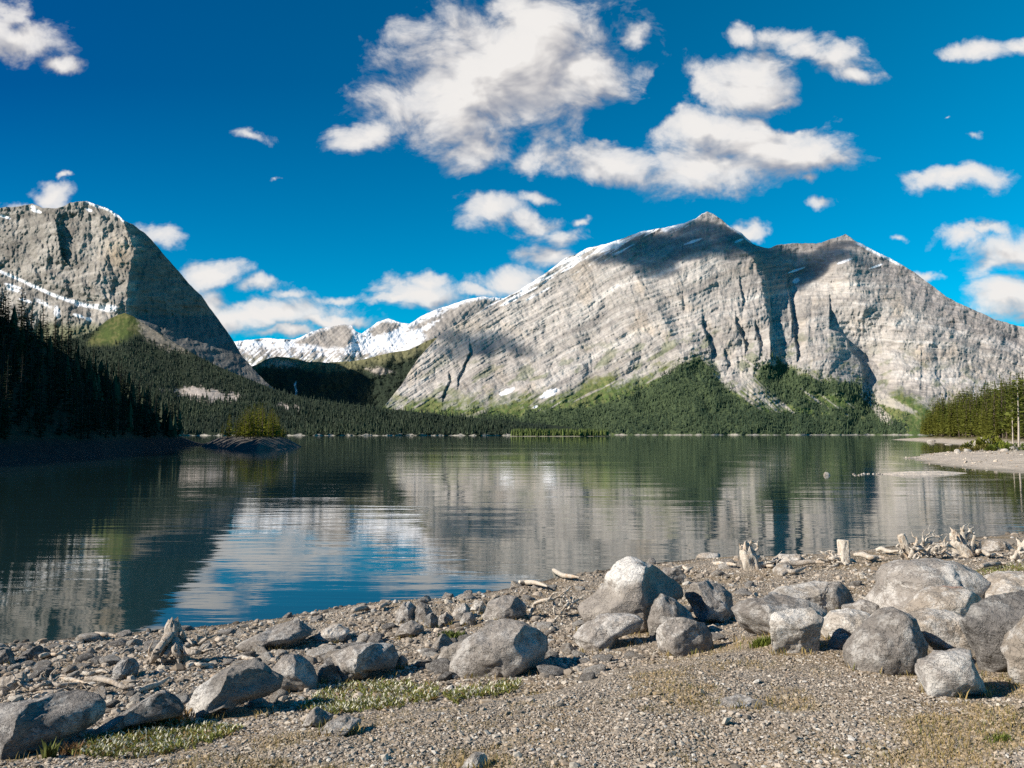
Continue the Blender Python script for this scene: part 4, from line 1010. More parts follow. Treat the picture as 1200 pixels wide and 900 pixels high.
# ------------------------------------------------------------------ driftwood
def tube(path, rad, seg=10, seed=0, rough=.18, pointed=True):
    path = np.array(path, float); n0 = len(path)
    t = np.linspace(0, 1, max(8, n0 * 5)); tp = np.linspace(0, 1, n0)
    # Catmull-like smoothing through cubic interpolation of coordinates
    def sm(c):
        m = np.gradient(c, tp); i = np.clip(np.searchsorted(tp, t) - 1, 0, n0 - 2); h = tp[i + 1] - tp[i]; f = (t - tp[i]) / h
        return (2 * f ** 3 - 3 * f ** 2 + 1) * c[i] + (f ** 3 - 2 * f ** 2 + f) * h * m[i] + (-2 * f ** 3 + 3 * f ** 2) * c[i + 1] + (f ** 3 - f ** 2) * h * m[i + 1]
    C = .35 * np.stack([sm(path[:, k]) for k in range(3)], 1) + .65 * np.stack([np.interp(t, tp, path[:, k]) for k in range(3)], 1); R = np.interp(t, np.linspace(0, 1, len(rad)), rad)
    T = np.gradient(C, axis=0); T /= np.linalg.norm(T, axis=1)[:, None] + 1e-9
    up = np.array([.3, .5, .8]); V = []
    N = np.cross(T, up); N /= np.linalg.norm(N, axis=1)[:, None] + 1e-9; B = np.cross(T, N)
    a = np.arange(seg) / seg * 2 * math.pi
    ring = R[:, None] * (1 + rough * np.reshape(fbm3(np.stack([np.tile(np.cos(a) * 2.6, len(t)), np.tile(np.sin(a) * 2.6, len(t)), np.repeat(t * 1.6, seg)], 1) + seed * 7.7, 3, seed), (len(t), seg)) * 2)
    pts = C[:, None, :] + ring[..., None] * (np.cos(a)[None, :, None] * N[:, None, :] + np.sin(a)[None, :, None] * B[:, None, :])
    V = pts.reshape(-1, 3); nt = len(t); i, j = np.meshgrid(np.arange(nt - 1), np.arange(seg), indexing='ij')
    q = np.stack([i * seg + j, i * seg + (j + 1) % seg, (i + 1) * seg + (j + 1) % seg, (i + 1) * seg + j], -1).reshape(-1, 4)
    V = np.concatenate([V, C[:1], C[-1:]]); k0, k1 = len(V) - 2, len(V) - 1; jj = np.arange(seg)
    tri = np.concatenate([np.stack([jj * 0 + k0, (jj + 1) % seg, jj], 1), np.stack([jj * 0 + k1, (nt - 1) * seg + jj, (nt - 1) * seg + (jj + 1) % seg], 1)])
    return V, [q, tri]

def px_path(pts, y0):
    """(u, v, dy) pixel waypoints at distance y0 + dy"""
    a = np.array(pts, float); return P(a[:, 0], a[:, 1], y0 + a[:, 2])

def stump(label, base, trunk, roots, mat='wood', jag=0, name='tree_stump', cat='stump', seed=0, group=None):
    g = on_ground(base[0], base[1]); y0 = float(g[1]); k = y0 / F_PX
    e = empty(name, tuple(g)); put(e, label, cat, group)
    def add(nm, pts, rpx, sd, seg=10, rough=.18, broken=0):
        V, Fc = tube(px_path(pts, y0), np.array(rpx) * k, seg, sd, rough)
        if broken:
            z = V[:, 2]; top = sstep(z.min() + .55 * (z.max() - z.min()), z.max(), z)
            ang = np.arctan2(V[:, 1] - V[:, 1].mean(), V[:, 0] - V[:, 0].mean())
            V[:, 2] += top * broken * k * noise2(ang * 2.2 + sd, ang * 0 + sd, 3)
        mesh_np(nm, V - g, Fc, M[mat], e)
    if trunk: add('trunk', trunk[0], trunk[1], seed, 28, .34, trunk[2] if len(trunk) > 2 else 0)
    rr = np.random.default_rng(seed + 900)
    for i, (pts, rp) in enumerate(roots):
        a = np.array(pts, float); tq = np.linspace(0, 1, len(a)); t2 = np.linspace(0, 1, len(a) * 2 - 1)
        a2 = np.stack([np.interp(t2, tq, a[:, k]) for k in range(3)], 1); L = np.hypot(*(a[-1, :2] - a[0, :2]))
        a2[1:] += rr.normal(0, 1, (len(a2) - 1, 3)) * np.array([.035 * L, .035 * L, .0018 * L]); r2 = np.interp(t2, np.linspace(0, 1, len(rp)), rp) * rr.uniform(.62, .92, len(t2)) * np.linspace(1, .7, len(t2)); r2[-1] = .12
        add('root', a2, r2, seed + 3 + i, 9, .5)
        if L > 11:
            for _ in range(3):
                kk = rr.integers(1, len(a2) - 1); an = rr.uniform(-2.6, .4); l2 = L * rr.uniform(.2, .42); b0 = a2[kk]
                tw = [b0, b0 + np.array([l2 * .5 * math.cos(an), l2 * .5 * math.sin(an), rr.normal(0, .04)]), b0 + np.array([l2 * math.cos(an + .4), l2 * math.sin(an + .4), rr.normal(0, .08)])]
                add('root', tw, [r2[kk] * .6, r2[kk] * .4, r2[kk] * .12], seed + 40 + i, 7, .4)
    return e

stump('weathered grey stump with splayed roots on the rubble at the left waterline', (205, 776),
      ([(205, 779, 0), (205, 768, 0), (204, 757, 0), (203, 746, 0), (202, 735, 0), (203, 727, .01)], [17, 14, 10.5, 8.6, 7.4, 4.6], 10),
      [([(199, 744, -.06), (190, 757, -.12), (176, 770, -.2), (155, 786, -.26)], [6.5, 6.5, 5, 2]), ([(196, 752, -.1), (186, 766, -.2), (172, 777, -.28), (164, 781, -.3)], [5, 5, 4, 1.6]), ([(209, 752, -.02), (220, 757, -.08), (234, 752, -.06), (254, 743, .0)], [6, 5, 4.4, 2.2]),
       ([(210, 758, -.12), (222, 766, -.24), (236, 764, -.26), (247, 758, -.2)], [6, 5, 3.6, 1.4]), ([(205, 750, -.1), (207, 764, -.22), (211, 778, -.34)], [8, 7, 3]), ([(200, 756, -.14), (195, 770, -.28), (188, 783, -.36)], [5, 4.4, 1.6]),
       ([(209, 742, .02), (217, 748, -.02), (225, 755, -.08)], [5, 4.4, 3]), ([(197, 738, -.03), (195, 748, -.06), (190, 760, -.1)], [3.6, 4.4, 4])], mat='greywood', seed=3)
stump('bleached arching root piece lying on stones left of the whitened boulder', (665, 722), None,
      [([(620, 722, -.1), (624, 712, -.05), (634, 705, 0), (648, 701, .05), (664, 699, .1)], [1.6, 2.8, 3.4, 3.8, 3]), ([(648, 701, 0), (650, 710, -.1), (649, 720, -.15)], [2.6, 2, 1]), ([(660, 699, .05), (666, 706, 0), (660, 716, -.1), (654, 722, -.15)], [3, 2.4, 2, 1]),
       ([(656, 700, .1), (664, 692, .15), (668, 688, .2)], [3, 2, 1]), ([(664, 716, 0), (672, 706, .05), (684, 698, .1)], [2.4, 2.2, 1.2]), ([(655, 708, .1), (668, 712, .12), (684, 718, .15)], [2.6, 2.4, 1.4]), ([(668, 700, .2), (676, 708, .2), (680, 718, .1)], [2.6, 2, 1.2])],
      name='driftwood', cat='driftwood', seed=21)
stump('white forked root wad with ragged prongs, trailing a long root', (882, 668),
      ([(884, 670, 0), (880, 662, 0), (878, 653, 0), (875, 645, .02), (872, 638, .03)], [8, 8, 8, 6.5, 3.5], 10),
      [([(872, 648, -.02), (868, 642, -.03), (867, 637, -.02)], [3, 2, .8]), ([(876, 646, .05), (878, 638, .08), (881, 634, .1), (886, 637, .1)], [3, 2.4, 1.8, .8]), ([(880, 650, 0), (887, 644, .0), (888, 638, .05), (883, 636, .05)], [3, 2.4, 1.6, .8]),
       ([(884, 656, 0), (893, 653, 0), (898, 657, 0), (895, 663, -.05)], [4, 3, 2.4, 1.2]), ([(886, 662, 0), (897, 664, -.05), (910, 664, -.05), (926, 667, -.05)], [5, 3.4, 2.6, 1.2]), ([(888, 665, 0), (900, 659, .1), (912, 657, .15), (922, 660, .2)], [3.4, 2.6, 2, 1]), ([(905, 664, 0), (912, 668, -.1), (920, 668, -.1)], [2, 1.5, .8])], seed=41)
stump('upright sawn tan stump with roots sprawling to its left', (987, 661),
      ([(988, 661, 0), (988.5, 652, 0), (988.5, 643, 0), (989, 634, .0), (989, 632.6, .0)], [8, 6.4, 5.8, 5.6, 5.3], 0),
      [([(985, 657, 0), (976, 654, 0), (966, 650, 0), (954, 645, 0)], [4, 3, 2.2, .9]), ([(985, 659, 0), (974, 658, -.1), (963, 656, -.1), (953, 658, -.1)], [3.6, 2.8, 2, .8]), ([(986, 661, -.1), (978, 662, -.2), (968, 663, -.2)], [3.6, 2.6, 1.2]),
       ([(992, 658, 0), (999, 657, .1), (1005, 660, .1)], [4, 3, 1.6]), ([(978, 655, .1), (972, 648, .15), (966, 646, .2)], [2, 1.6, .7]), ([(990, 661, -.1), (994, 664, -.2), (1001, 664, -.2)], [3.6, 2.6, 1.4])], seed=61)
def tangle(n, box, y, seed, rmin, rmax):
    r = np.random.default_rng(seed); out = []
    for _ in range(n):
        u = r.uniform(box[0], box[2]); v = r.uniform(box[1], box[3]); a = r.uniform(-.9, .9) + (math.pi if r.random() < .4 else 0); L = r.uniform(9, 21)
        p = [(u, v, r.uniform(-.3, .3))]; 
        for k in (1, 2, 3): a += r.normal(0, .3); p.append((p[-1][0] + L / 3 * math.cos(a), min(p[-1][1] - L / 3 * math.sin(a) * .7, box[3] + 2), p[-1][2] + r.uniform(-.15, .15)))
        q = r.uniform(rmin, rmax); out.append((p, [q, q * .85, q * .6, q * .25]))
    return out
stump('bleached root wad on its side with a slanting cut trunk and tangled roots', (1085, 657),
      ([(1068, 652, 0), (1064, 646, 0), (1060, 638, -.02), (1057, 628, -.03), (1056, 626, -.03)], [7, 6.2, 5.6, 5, 4.8], 0),
      [([(1058, 656, -.1), (1056, 648, -.1), (1053, 640, -.1), (1052, 637, -.1)], [3, 2.6, 1.8, .8]), ([(1066, 654, -.2), (1070, 644, -.2), (1074, 634, -.15), (1073, 628, -.1)], [3.6, 3, 2.4, 1]), ([(1074, 650, 0), (1080, 640, 0), (1084, 630, .05), (1095, 622, .1)], [3.4, 2.8, 2.2, .9]),
       ([(1078, 644, .1), (1088, 630, .1), (1100, 629, .15), (1106, 627, .2)], [2.8, 2.4, 2, .9]), ([(1072, 653, -.2), (1085, 648, -.2), (1094, 640, -.15)], [4, 3.2, 1.5]), ([(1085, 650, 0), (1097, 643, 0), (1108, 640, .05), (1122, 643, .1)], [4, 3.4, 2.6, 1.2]),
       ([(1090, 636, .1), (1100, 638, .1), (1112, 636, .1)], [2.6, 2.2, 1]), ([(1074, 656, -.2), (1073, 650, -.3), (1068, 657, -.35)], [3, 2.4, 1]), ([(1095, 650, -.1), (1108, 648, -.1), (1118, 652, -.1)], [4, 3, 1.4])] + tangle(12, (1072, 636, 1112, 653), 0, 5, 1.6, 2.8), seed=81)
stump('upright bleached root wad with broad pointed prongs, right of the tangled one', (1130, 652),
      ([(1130, 653, 0), (1127, 646, 0), (1122, 638, 0), (1118, 631, .02), (1114, 628, .02)], [10, 9, 6.5, 4.5, 2], 8),
      [([(1125, 640, 0), (1120, 628, 0), (1112, 617, 0)], [5, 4, 1]), ([(1130, 638, 0), (1129, 624, .05), (1124, 614, .08)], [4.5, 3.6, 1]), ([(1128, 634, .05), (1136, 622, .05), (1134, 616, .05)], [3.2, 2.4, 1]), ([(1137, 650, 0), (1140, 636, 0), (1141, 620, .02)], [4.5, 4, 1.2]),
       ([(1142, 648, .05), (1148, 640, .1), (1149, 633, .1)], [3, 2.4, 1]), ([(1132, 652, -.1), (1142, 650, -.1), (1150, 646, 0)], [4, 3, 1.4]), ([(1122, 651, -.1), (1114, 652, -.15), (1106, 654, -.1)], [4, 3, 1.4]), ([(1128, 636, .1), (1133, 632, .1), (1137, 633, .1)], [3, 2.4, 1.2])], seed=101)
stump('reddish heap of driftwood roots cut by the right edge of the view', (1196, 657),
      ([(1190, 657, 0), (1196, 648, 0), (1202, 638, 0), (1210, 628, 0)], [5, 5, 4.5, 3], 5),
      [([(1186, 655, 0), (1192, 648, 0), (1200, 640, 0)], [2.6, 3, 2]), ([(1198, 648, .1), (1194, 634, .1), (1190, 628, .1)], [3, 2.4, 1]), ([(1184, 660, -.1), (1194, 658, -.1), (1206, 652, 0)], [2.6, 3, 2]), ([(1200, 640, 0), (1206, 630, 0), (1212, 624, 0)], [3, 2.4, 1])] + tangle(6, (1184, 640, 1212, 658), 0, 8, 1.4, 2.6), name='driftwood', cat='driftwood', seed=121)
stump('grey driftwood log with splintered roots lying at the left edge', (30, 812),
      ([(-12, 812, 0), (4, 803, 0), (18, 800, .03), (30, 796, .05)], [9, 8, 8, 7], 4),
      [([(10, 806, -.1), (18, 796, -.05), (12, 787, 0)], [4, 3, 1]), ([(22, 800, 0), (40, 806, -.05), (56, 800, -.05)], [5, 4, 1.6]), ([(28, 798, 0), (46, 795, .05), (66, 797, .1)], [5, 3.6, 1.4]), ([(2, 812, -.1), (18, 816, -.2), (36, 812, -.2)], [4, 3.4, 1.6]),
       ([(36, 808, -.1), (60, 801, -.1), (84, 800, -.05), (108, 797, 0)], [4, 4, 3, 1.4]), ([(44, 812, -.1), (66, 810, -.15), (88, 804, -.1)], [3.6, 3, 1.2])], mat='greywood', name='driftwood', cat='driftwood', seed=141)

def sticks():
    r = np.random.default_rng(55)
    spots = [(130, 806, 60, -8, 'long bleached branch lying on rubble below the dark stone'), (112, 792, 30, 4, 'short pale branch beside the splintered log'), (60, 770, 26, 8, 'pale plank like stick near the dark angular stone'), (120, 747, 34, 0, 'reddish stick at the very edge of the water'), (235, 782, 30, 10, 'thin stick in front of the grey stump'),
             (290, 775, 24, -5, 'orange brown stick above the long humped boulder'), (430, 716, 34, 14, 'pale stick pointing at the stone row from the left'), (660, 676, 40, -14, 'long pale pole along the waterline left of the whitened boulder'), (625, 688, 34, -12, 'grey pole at the waterline below the pale one'), (452, 712, 16, 25, 'tiny forked stick standing at the water'),
             (1040, 648, 26, -4, 'dark stick at the waterline left of the tangled root wad'), (800, 668, 24, 5, 'stick in the rubble behind the knobbly boulder'), (1165, 664, 30, 6, 'reddish stick on the shore right of the huge rounded boulder'), (180, 806, 40, 20, 'bent branch on rubble above the tilted slab'), (85, 800, 28, -16, 'grey stick on the rubble near the dark rough stone'),
             (945, 664, 44, 3, 'long pale pole lying left of the sawn stump'), (1020, 655, 36, -6, 'pale broken pole between the sawn stump and the tangled root wad'), (1160, 652, 30, -10, 'bleached pole at the foot of the upright root wad'), (930, 672, 30, 12, 'grey stick in front of the trailing root'), (850, 664, 26, -8, 'pale stick on the rubble left of the white root wad')]
    for i, (u, v, L, a, lab) in enumerate(spots):
        t = np.linspace(-.5, .5, 5); aa = math.radians(a)
        pu = u + L * t * math.cos(aa); pv = v - L * t * math.sin(aa) + r.normal(0, .8, 5)
        g = on_ground(pu, pv + 2); w = .0018 * g[:, 1].mean() * (1 + .02 * L)
        g[:, 2] += w * 1.3 + r.uniform(0, w, 5)
        V, Fc = tube(g, [w * .8, w, w * .9, w * .7, w * .3], 8, 300 + i, .25)
        o = mesh_np('driftwood_stick', V - g[2], Fc, M['wood' if i % 3 else 'greywood']); o.location = g[2]
        put(o, lab, 'stick', 'driftwood sticks on the shore')
sticks()

# ------------------------------------------------------------------ low plants
def blades(name, pos, h, cols, seed, lean=.5, wid=.12, mat='herb'):
    r = np.random.default_rng(seed); n = len(pos); a = r.uniform(0, 6.28, n); b = r.uniform(0, 6.28, n)
    w = h * wid; dx, dy = np.cos(a) * w, np.sin(a) * w; lx, ly = np.cos(b) * h * lean * r.uniform(.2, 1, n), np.sin(b) * h * lean * r.uniform(.2, 1, n)
    z0 = pos - np.array([0, 0, .004])
    v = np.stack([z0 + np.stack([-dx, -dy, 0 * h], 1), z0 + np.stack([dx, dy, 0 * h], 1), pos + np.stack([lx * .45 + dx * .8, ly * .45 + dy * .8, h * .6], 1), pos + np.stack([lx, ly, h], 1), pos + np.stack([lx * .45 - dx * .8, ly * .45 - dy * .8, h * .6], 1)], 1)
    i = np.arange(n)[:, None] * 5
    return mesh_np(name, v.reshape(-1, 3), [np.concatenate([i, i + 1, i + 2, i + 4], 1), np.concatenate([i + 4, i + 2, i + 3], 1)], M[mat], col=np.repeat(cols, 5, 0), smooth=False)

def patch(label, poly, n, seed, flowers=.15):
    r = np.random.default_rng(seed); q = np.array(poly, float)
    u = r.uniform(q[:, 0].min() - 8, q[:, 0].max() + 8, n); v = r.uniform(q[:, 1].min() - 5, q[:, 1].max() + 5, n)
    sd = poly_sd(u, v, poly) + 7 * fbm(u * .07, v * .12, 3, seed); ok = (sd > 0) & (r.random(n) < .35 + .65 * sstep(-.25, .2, fbm(u * .05, v * .09, 3, seed + 1)))
    p = on_ground(u[ok], v[ok]); p[:, 2] = zg(p[:, 0], p[:, 1]) + r.uniform(0, .025, len(p)); n = len(p)
    t = r.random(n)[:, None]; c = C3(.11, .14, .03) * (1 - t) + C3(.24, .24, .07) * t
    c = np.where(r.random(n)[:, None] < .16, C3(.26, .17, .07), c)
    h = r.uniform(.012, .030, n)
    isf = r.random(n) < flowers
    c[isf] = C3(.66, .64, .50); h = np.where(isf, r.uniform(.012, .02, n), h); p[isf, 2] += r.uniform(.012, .022, isf.sum())
    o = blades('flowering_ground_cover', p, h, c, seed, 1.9, np.where(isf, .30, .22)); put(o, label, 'ground cover', kind='stuff')
patch('mat of low green plants with tiny white flowers in front of the tilted slab', [(78, 886), (110, 862), (150, 846), (200, 847), (240, 850), (282, 855), (255, 868), (200, 884), (130, 891)], 13000, 71)
patch('strip of white flowering ground cover below the flat topped boulder', [(348, 832), (375, 812), (420, 801), (470, 800), (515, 806), (512, 820), (450, 832), (392, 840)], 13000, 72)
patch('thin tail of white flowering plants below the lone rounded boulder', [(516, 814), (556, 804), (612, 799), (606, 812), (560, 820), (526, 824)], 5500, 73)
patch('pale yellow green grassy strip on the shore right of the huge rounded boulder', [(1130, 676), (1155, 664), (1200, 661), (1210, 668), (1165, 676)], 5000, 74, .1)

def grasses():
    r = np.random.default_rng(81); P_ = []; H = []; Cc = []
    for k, (bx, by, br, yf) in enumerate(PL):
        n = int(70 + 160 * br)
        if by > 15: continue
        a = r.uniform(math.pi, 2 * math.pi, n) + r.normal(0, .25, n); cl = sstep(-.2, .25, noise2(a * 1.7 + k * 3, a * 0 + k, 82))
        a = a[r.random(n) < cl]; n = len(a); q = br * r.uniform(.80, 1.12, n)
        x = bx + q * np.cos(a); y = by + .8 * q * np.sin(a); P_.append(np.stack([x, y, zg(x, y)], 1)); H.append(r.uniform(.02, .075, n))
    n = 60000; u = r.uniform(0, 1200, n); v = r.uniform(735, 905, n); p = on_ground(u, v)
    d = zg0(p[:, 0], p[:, 1])[1]
    ok = (d > 8.2) & (fbm(p[:, 0] * 1.1, p[:, 1] * 1.1, 4, 83) > .03) & (r.random(n) < .9); p = p[ok]; P_.append(p); H.append(r.uniform(.012, .04, len(p)) * (.6 + .4 * sstep(.05, .3, fbm(p[:, 0] * 1.1, p[:, 1] * 1.1, 4, 83))))
    p = np.concatenate(P_); h = np.concatenate(H); n = len(p); t = r.random(n)[:, None]
    c = C3(.42, .30, .13) * (1 - t) + C3(.27, .22, .08) * t; c = np.where(r.random(n)[:, None] < .2, C3(.14, .15, .045), c)
    o = blades('dry_grass', p, h, c, 84, .9, .06); put(o, 'sparse golden dry grass around the boulders and in the gravel', 'grass', kind='stuff')
    def tuft(label, u, v, n, w, h0, col):
        g = on_ground(u, v); x = g[0] + r.normal(0, w, n); y = g[1] + r.normal(0, w * .7, n); p = np.stack([x, y, zg(x, y)], 1)
        c = np.array(col)[None] * r.uniform(.7, 1.4, (n, 1)); o = blades('weed', p - g, r.uniform(.4, 1, n) * h0, c, int(u), .8, .1); o.location = g; put(o, label, 'plant')
    tuft('fresh green weed at the left foot of the chipped pale block', 893, 757, 170, .05, .085, (.14, .17, .03))
    tuft('green weed growing on rubble behind the lone rounded boulder', 530, 750, 190, .06, .12, (.12, .15, .04))
    tuft('small green weed at the foot of the huge rounded boulder', 1060, 716, 140, .045, .10, (.15, .18, .05))
    tuft('tall reedy weed before the shaded face of the corner boulder', 58, 889, 34, .012, .13, (.12, .14, .04))
    tuft('reddish dry weed beside the corner boulder', 84, 884, 60, .035, .09, (.20, .12, .06))
    tuft('dry brown weed against the end of the tilted slab', 200, 846, 90, .07, .14, (.26, .17, .07))
    tuft('small bright weed in the open gravel at the right', 1172, 868, 150, .035, .04, (.16, .19, .04))
grasses()
#PART3
# ------------------------------------------------------------------ conifers
def conifer(seed, R=.16, bare=.08, whorls=30, nb=6, droop=.35, ragged=.35, top=.85, sag=1.0):
    """unit height crown and trunk"""
    r = np.random.default_rng(seed); V = []; Fq = []
    def kite(a, b, w, nrm):
        d = b - a; L = np.linalg.norm(d) + 1e-9; s = np.cross(d, nrm); s = s / (np.linalg.norm(s) + 1e-9) * w
        k = len(V); m = a + d * r.uniform(.35, .55); dn = np.array([0, 0, -w * .5])
        V.extend([a, m + s + dn, b, m - s + dn]); Fq.append([k, k + 1, k + 2, k + 3])
    for i in range(whorls):
        t = (i + r.uniform(0, .6)) / whorls; z = bare + (1 - bare) * t
        rad = R * ((1 - t) ** top * min(1, .45 + t * 5)) * r.uniform(.7, 1.2) + .006
        for b in range(nb + r.integers(-1, 2)):
            if r.random() < .12: continue
            az = r.uniform(0, 6.28); rr = rad * r.uniform(1 - ragged, 1 + ragged * .7)
            d = np.array([math.cos(az), math.sin(az), 0]); a0 = np.array([0, 0, z])
            lift = (.25 - droop * (1 - t)) * rr * sag
            tip = a0 + d * rr + np.array([0, 0, lift])
            kite(a0 + d * rr * .12, tip, rr * .20, np.array([0, 0, 1.]) + r.normal(0, .35, 3))
            side = np.array([-d[1], d[0], 0])
            for sg in (-1, 1):
                f = r.uniform(.3, .65); st = a0 + d * rr * f + np.array([0, 0, lift * f]); e = st + (d * .55 + side * sg * .6) * rr * r.uniform(.35, .6) + np.array([0, 0, -.10 * rr])
                kite(st, e, rr * .12, np.array([0, 0, 1.]) + r.normal(0, .5, 3))
    kite(np.array([0, 0, .93]), np.array([0, 0, 1.02]), .007, np.array([0, 1., 0])); kite(np.array([0, 0, .93]), np.array([0, 0, 1.02]), .007, np.array([1., 0, 0]))
    z = np.array([-.03, .1, .4, .75, .97]); tr = np.array([.017, .014, .010, .005, .001])
    Vt, Ft = tube(np.stack([.004 * np.sin(z * 5 + seed), .004 * np.cos(z * 4), z], 1), tr, 7, seed, .1)
    return np.array(V), np.array(Fq), Vt, Ft

KINDS = {}
def tree_proto(kind, seed, mat, **kw):
    V, Fq, Vt, Ft = conifer(seed, **kw)
    return (V, Fq, Vt, Ft, mat)
PINES = [tree_proto('pine', 1000 + k, 'pine', R=[.15, .13, .17, .14, .16, .12][k], bare=[.10, .16, .06, .22, .1, .14][k], nb=8, whorls=[30, 32, 28, 26, 32, 32][k], top=[.7, .8, .65, .6, .75, .8][k], droop=.3) for k in range(6)]
SPRUCES = [tree_proto('spruce', 1100 + k, 'spruce', R=[.13, .11, .15, .10][k], bare=.05, whorls=[32, 34, 30, 34][k], top=[.85, .9, .8, .95][k], droop=.5) for k in range(4)]
ISLES = [tree_proto('isle', 1200 + k, 'isle', R=[.17, .15, .2][k], bare=.04, whorls=26, top=.8, droop=.3) for k in range(3)]
_first = {}
def plant(name, protos, k, loc, h, label, group, rz, lean=0., cat='tree', bark='bark', wide=1.):
    key = (id(protos), k, bark)
    if key not in _first:
        e = empty(name, (0, 0, 0)); V, Fq, Vt, Ft, mat = protos[k]
        mesh_np('crown', V, Fq, M[mat], e, smooth=False); mesh_np('trunk', Vt, Ft, M[bark], e); _first[key] = e
    else:
        e = copy_tree(_first[key])
    e.location = loc; e.scale = (h * wide, h * wide, h); e.rotation_euler = (lean, lean * .5, rz)
    put(e, label, cat, group); return e

# ---- wooded point on the right
PT_PX = [(1043, 515.2), (1075, 517.0), (1105, 519.6), (1140, 522.3), (1152, 524.2), (1122, 528), (1090, 531.5), (1061, 537), (1078, 541), (1102, 545.5), (1140, 550), (1200, 552), (1300, 556)]
px_, py_ = on_water(*np.array(PT_PX).T)
POINT = list(zip(px_, py_)) + [(140, 64), (620, 70), (620, 560), (330, 560)]
def point_z(x, y):
    d = poly_sd(x, y, POINT) + 2.2 * fbm(x * .06, y * .06, 4, 1301)
    z = np.interp(d, [-30, -6, 0, 4, 14, 22, 60, 150], [-2, -.6, 0, .35, 1.0, 2.6, 8.5, 24])
    return z + .22 * fbm(x * .25, y * .25, 3, 1302) * sstep(1, 8, d), d
def build_point():
    gx = np.arange(20, 460, 1.6); gy = np.concatenate([np.arange(60, 150, .9), np.arange(150, 545, 2.5)]); X, Y = np.meshgrid(gx, gy); Z, d = point_z(X, Y)
    n = fbm(X * .3, Y * .3, 4, 1303)
    c = np.empty(X.shape + (3,)); c[:] = C3(.46, .40, .33); c = c * (1 + .3 * n)[..., None]
    c = lerp(c, np.broadcast_to(C3(.10, .09, .035), c.shape), sstep(10, 18, d + 5 * n))
    c = lerp(c, np.broadcast_to(C3(.22, .20, .16), c.shape), sstep(1.2, .2, d))
    o = mesh_np('wooded_point', np.stack([X, Y, Z], -1).reshape(-1, 3), grid_faces(len(gy), len(gx)), M['bank'], col=c.reshape(-1, 3))
    put(o, 'low point of land with a pale gravel beach on the right', kind='structure')
    r = np.random.default_rng(1305); n = 9000; x = r.uniform(25, 130, n); y = r.uniform(66, 240, n); z, d = point_z(x, y); ok = (d > -.2) & (d < 13); x, y, z = x[ok], y[ok], z[ok]; s = np.clip(.075 * np.exp(r.normal(0, .55, len(x))), .03, .45)
    o = pebble_mesh('beach_stones', np.stack([x, y, z + s * .2], 1), s, stone_cols(len(x), r, 0, 0) * 1.25, VAR1, M['loose'], 1306); put(o, 'pale stones scattered over the beach of the right hand point', 'stones', kind='stuff')
    r = np.random.default_rng(1304); n = 26000
    x = r.uniform(40, 430, n); y = r.uniform(85, 530, n); z, d = point_z(x, y); u, v = proj(x, y, z)
    ok = (d > 15) & (d < 70) & (u > 1052) & (u < 1235) & (r.random(n) < np.where(d < 26, .75, .4))
    # keep the open spit and the inlet mouth free of trees
    ok &= ~((u < 1165) & (y < 150)) & ~((y < 118))
    x, y, z, d, u = x[ok], y[ok], z[ok], d[ok], u[ok]
    # thin to a minimum spacing
    keep = []; cell = {}
    for i in np.argsort(y):
        k = (int(x[i] // 2.6), int(y[i] // 3.2))
        if k in cell: continue
        cell[k] = 1; keep.append(i)
    keep = np.array(keep); h = r.uniform(14, 22.5, len(keep)) * np.interp(d[keep], [15, 22], [.6, 1.0])
    # the most visible 170 are trees of their own, the rest are the mass of the wood behind
    score = h / y[keep] * np.interp(d[keep], [14, 30, 45], [1.4, 1., .45]); od = np.argsort(-score); own = keep[od[:175]]; rest = keep[od[175:]]
    hm = dict(zip(keep, h))
    for j, i in enumerate(own):
        hh = float(hm[i])
        plant('pine_tree', PINES, int(r.integers(0, 6)), (x[i], y[i], z[i] - .2), hh, 'olive green pine in the dense stand on the right hand point', 'pines on the right hand point', r.uniform(0, 6.28), r.normal(0, .02), wide=r.uniform(.9, 1.35))
    bs = np.stack([x[rest], y[rest], z[rest]], 1); t = r.random(len(rest))[:, None]
    Vs = []; Fs = []; off = 0
    for k in range(6):
        idx = np.arange(len(rest))[k::6]
        V, Fq = PINES[k][0], PINES[k][1]
        hs = np.array([hm[rest[i]] for i in idx]); a = r.uniform(0, 6.28, len(idx)); ca, sa = np.cos(a)[:, None], np.sin(a)[:, None]
        W = np.stack([V[None, :, 0] * ca - V[None, :, 1] * sa, V[None, :, 0] * sa + V[None, :, 1] * ca, np.broadcast_to(V[None, :, 2], (len(idx), len(V)))], -1) * hs[:, None, None] + bs[idx][:, None, :]
        Vs.append(W.reshape(-1, 3)); Fs.append((Fq[None] + (off + np.arange(len(idx)) * len(V))[:, None, None]).reshape(-1, 4)); off += W.shape[0] * W.shape[1]
    o = mesh_np('pine_wood', np.concatenate(Vs), np.concatenate(Fs), M['pine'], smooth=False); put(o, 'mass of pines filling the point behind its front trees', 'wood', kind='stuff')
    print('point trees', len(own), len(rest))
    # two taller pines with bare pale trunks at the edge of the view
    BARE = [tree_proto('bare', 1400 + k, 'pine', R=.19, bare=.40, whorls=20, nb=7, top=.55, droop=.2, ragged=.5) for k in range(2)]
    for k, (uu, yy, hh, lab) in enumerate([(1193, 128, 11.5, 'tall pine with a long bare pale trunk nearest the right edge of the view'), (1186, 134, 8.4, 'shorter pine with a bare pale trunk just left of the tallest one')]):
        xx = (uu - 600) / F_PX * yy; zz = float(point_z(np.array([xx]), np.array([yy]))[0][0])
        plant('pine_tree', BARE, k, (xx, yy, zz - .1), hh, lab, None, k * 2., 0, bark='palebark')
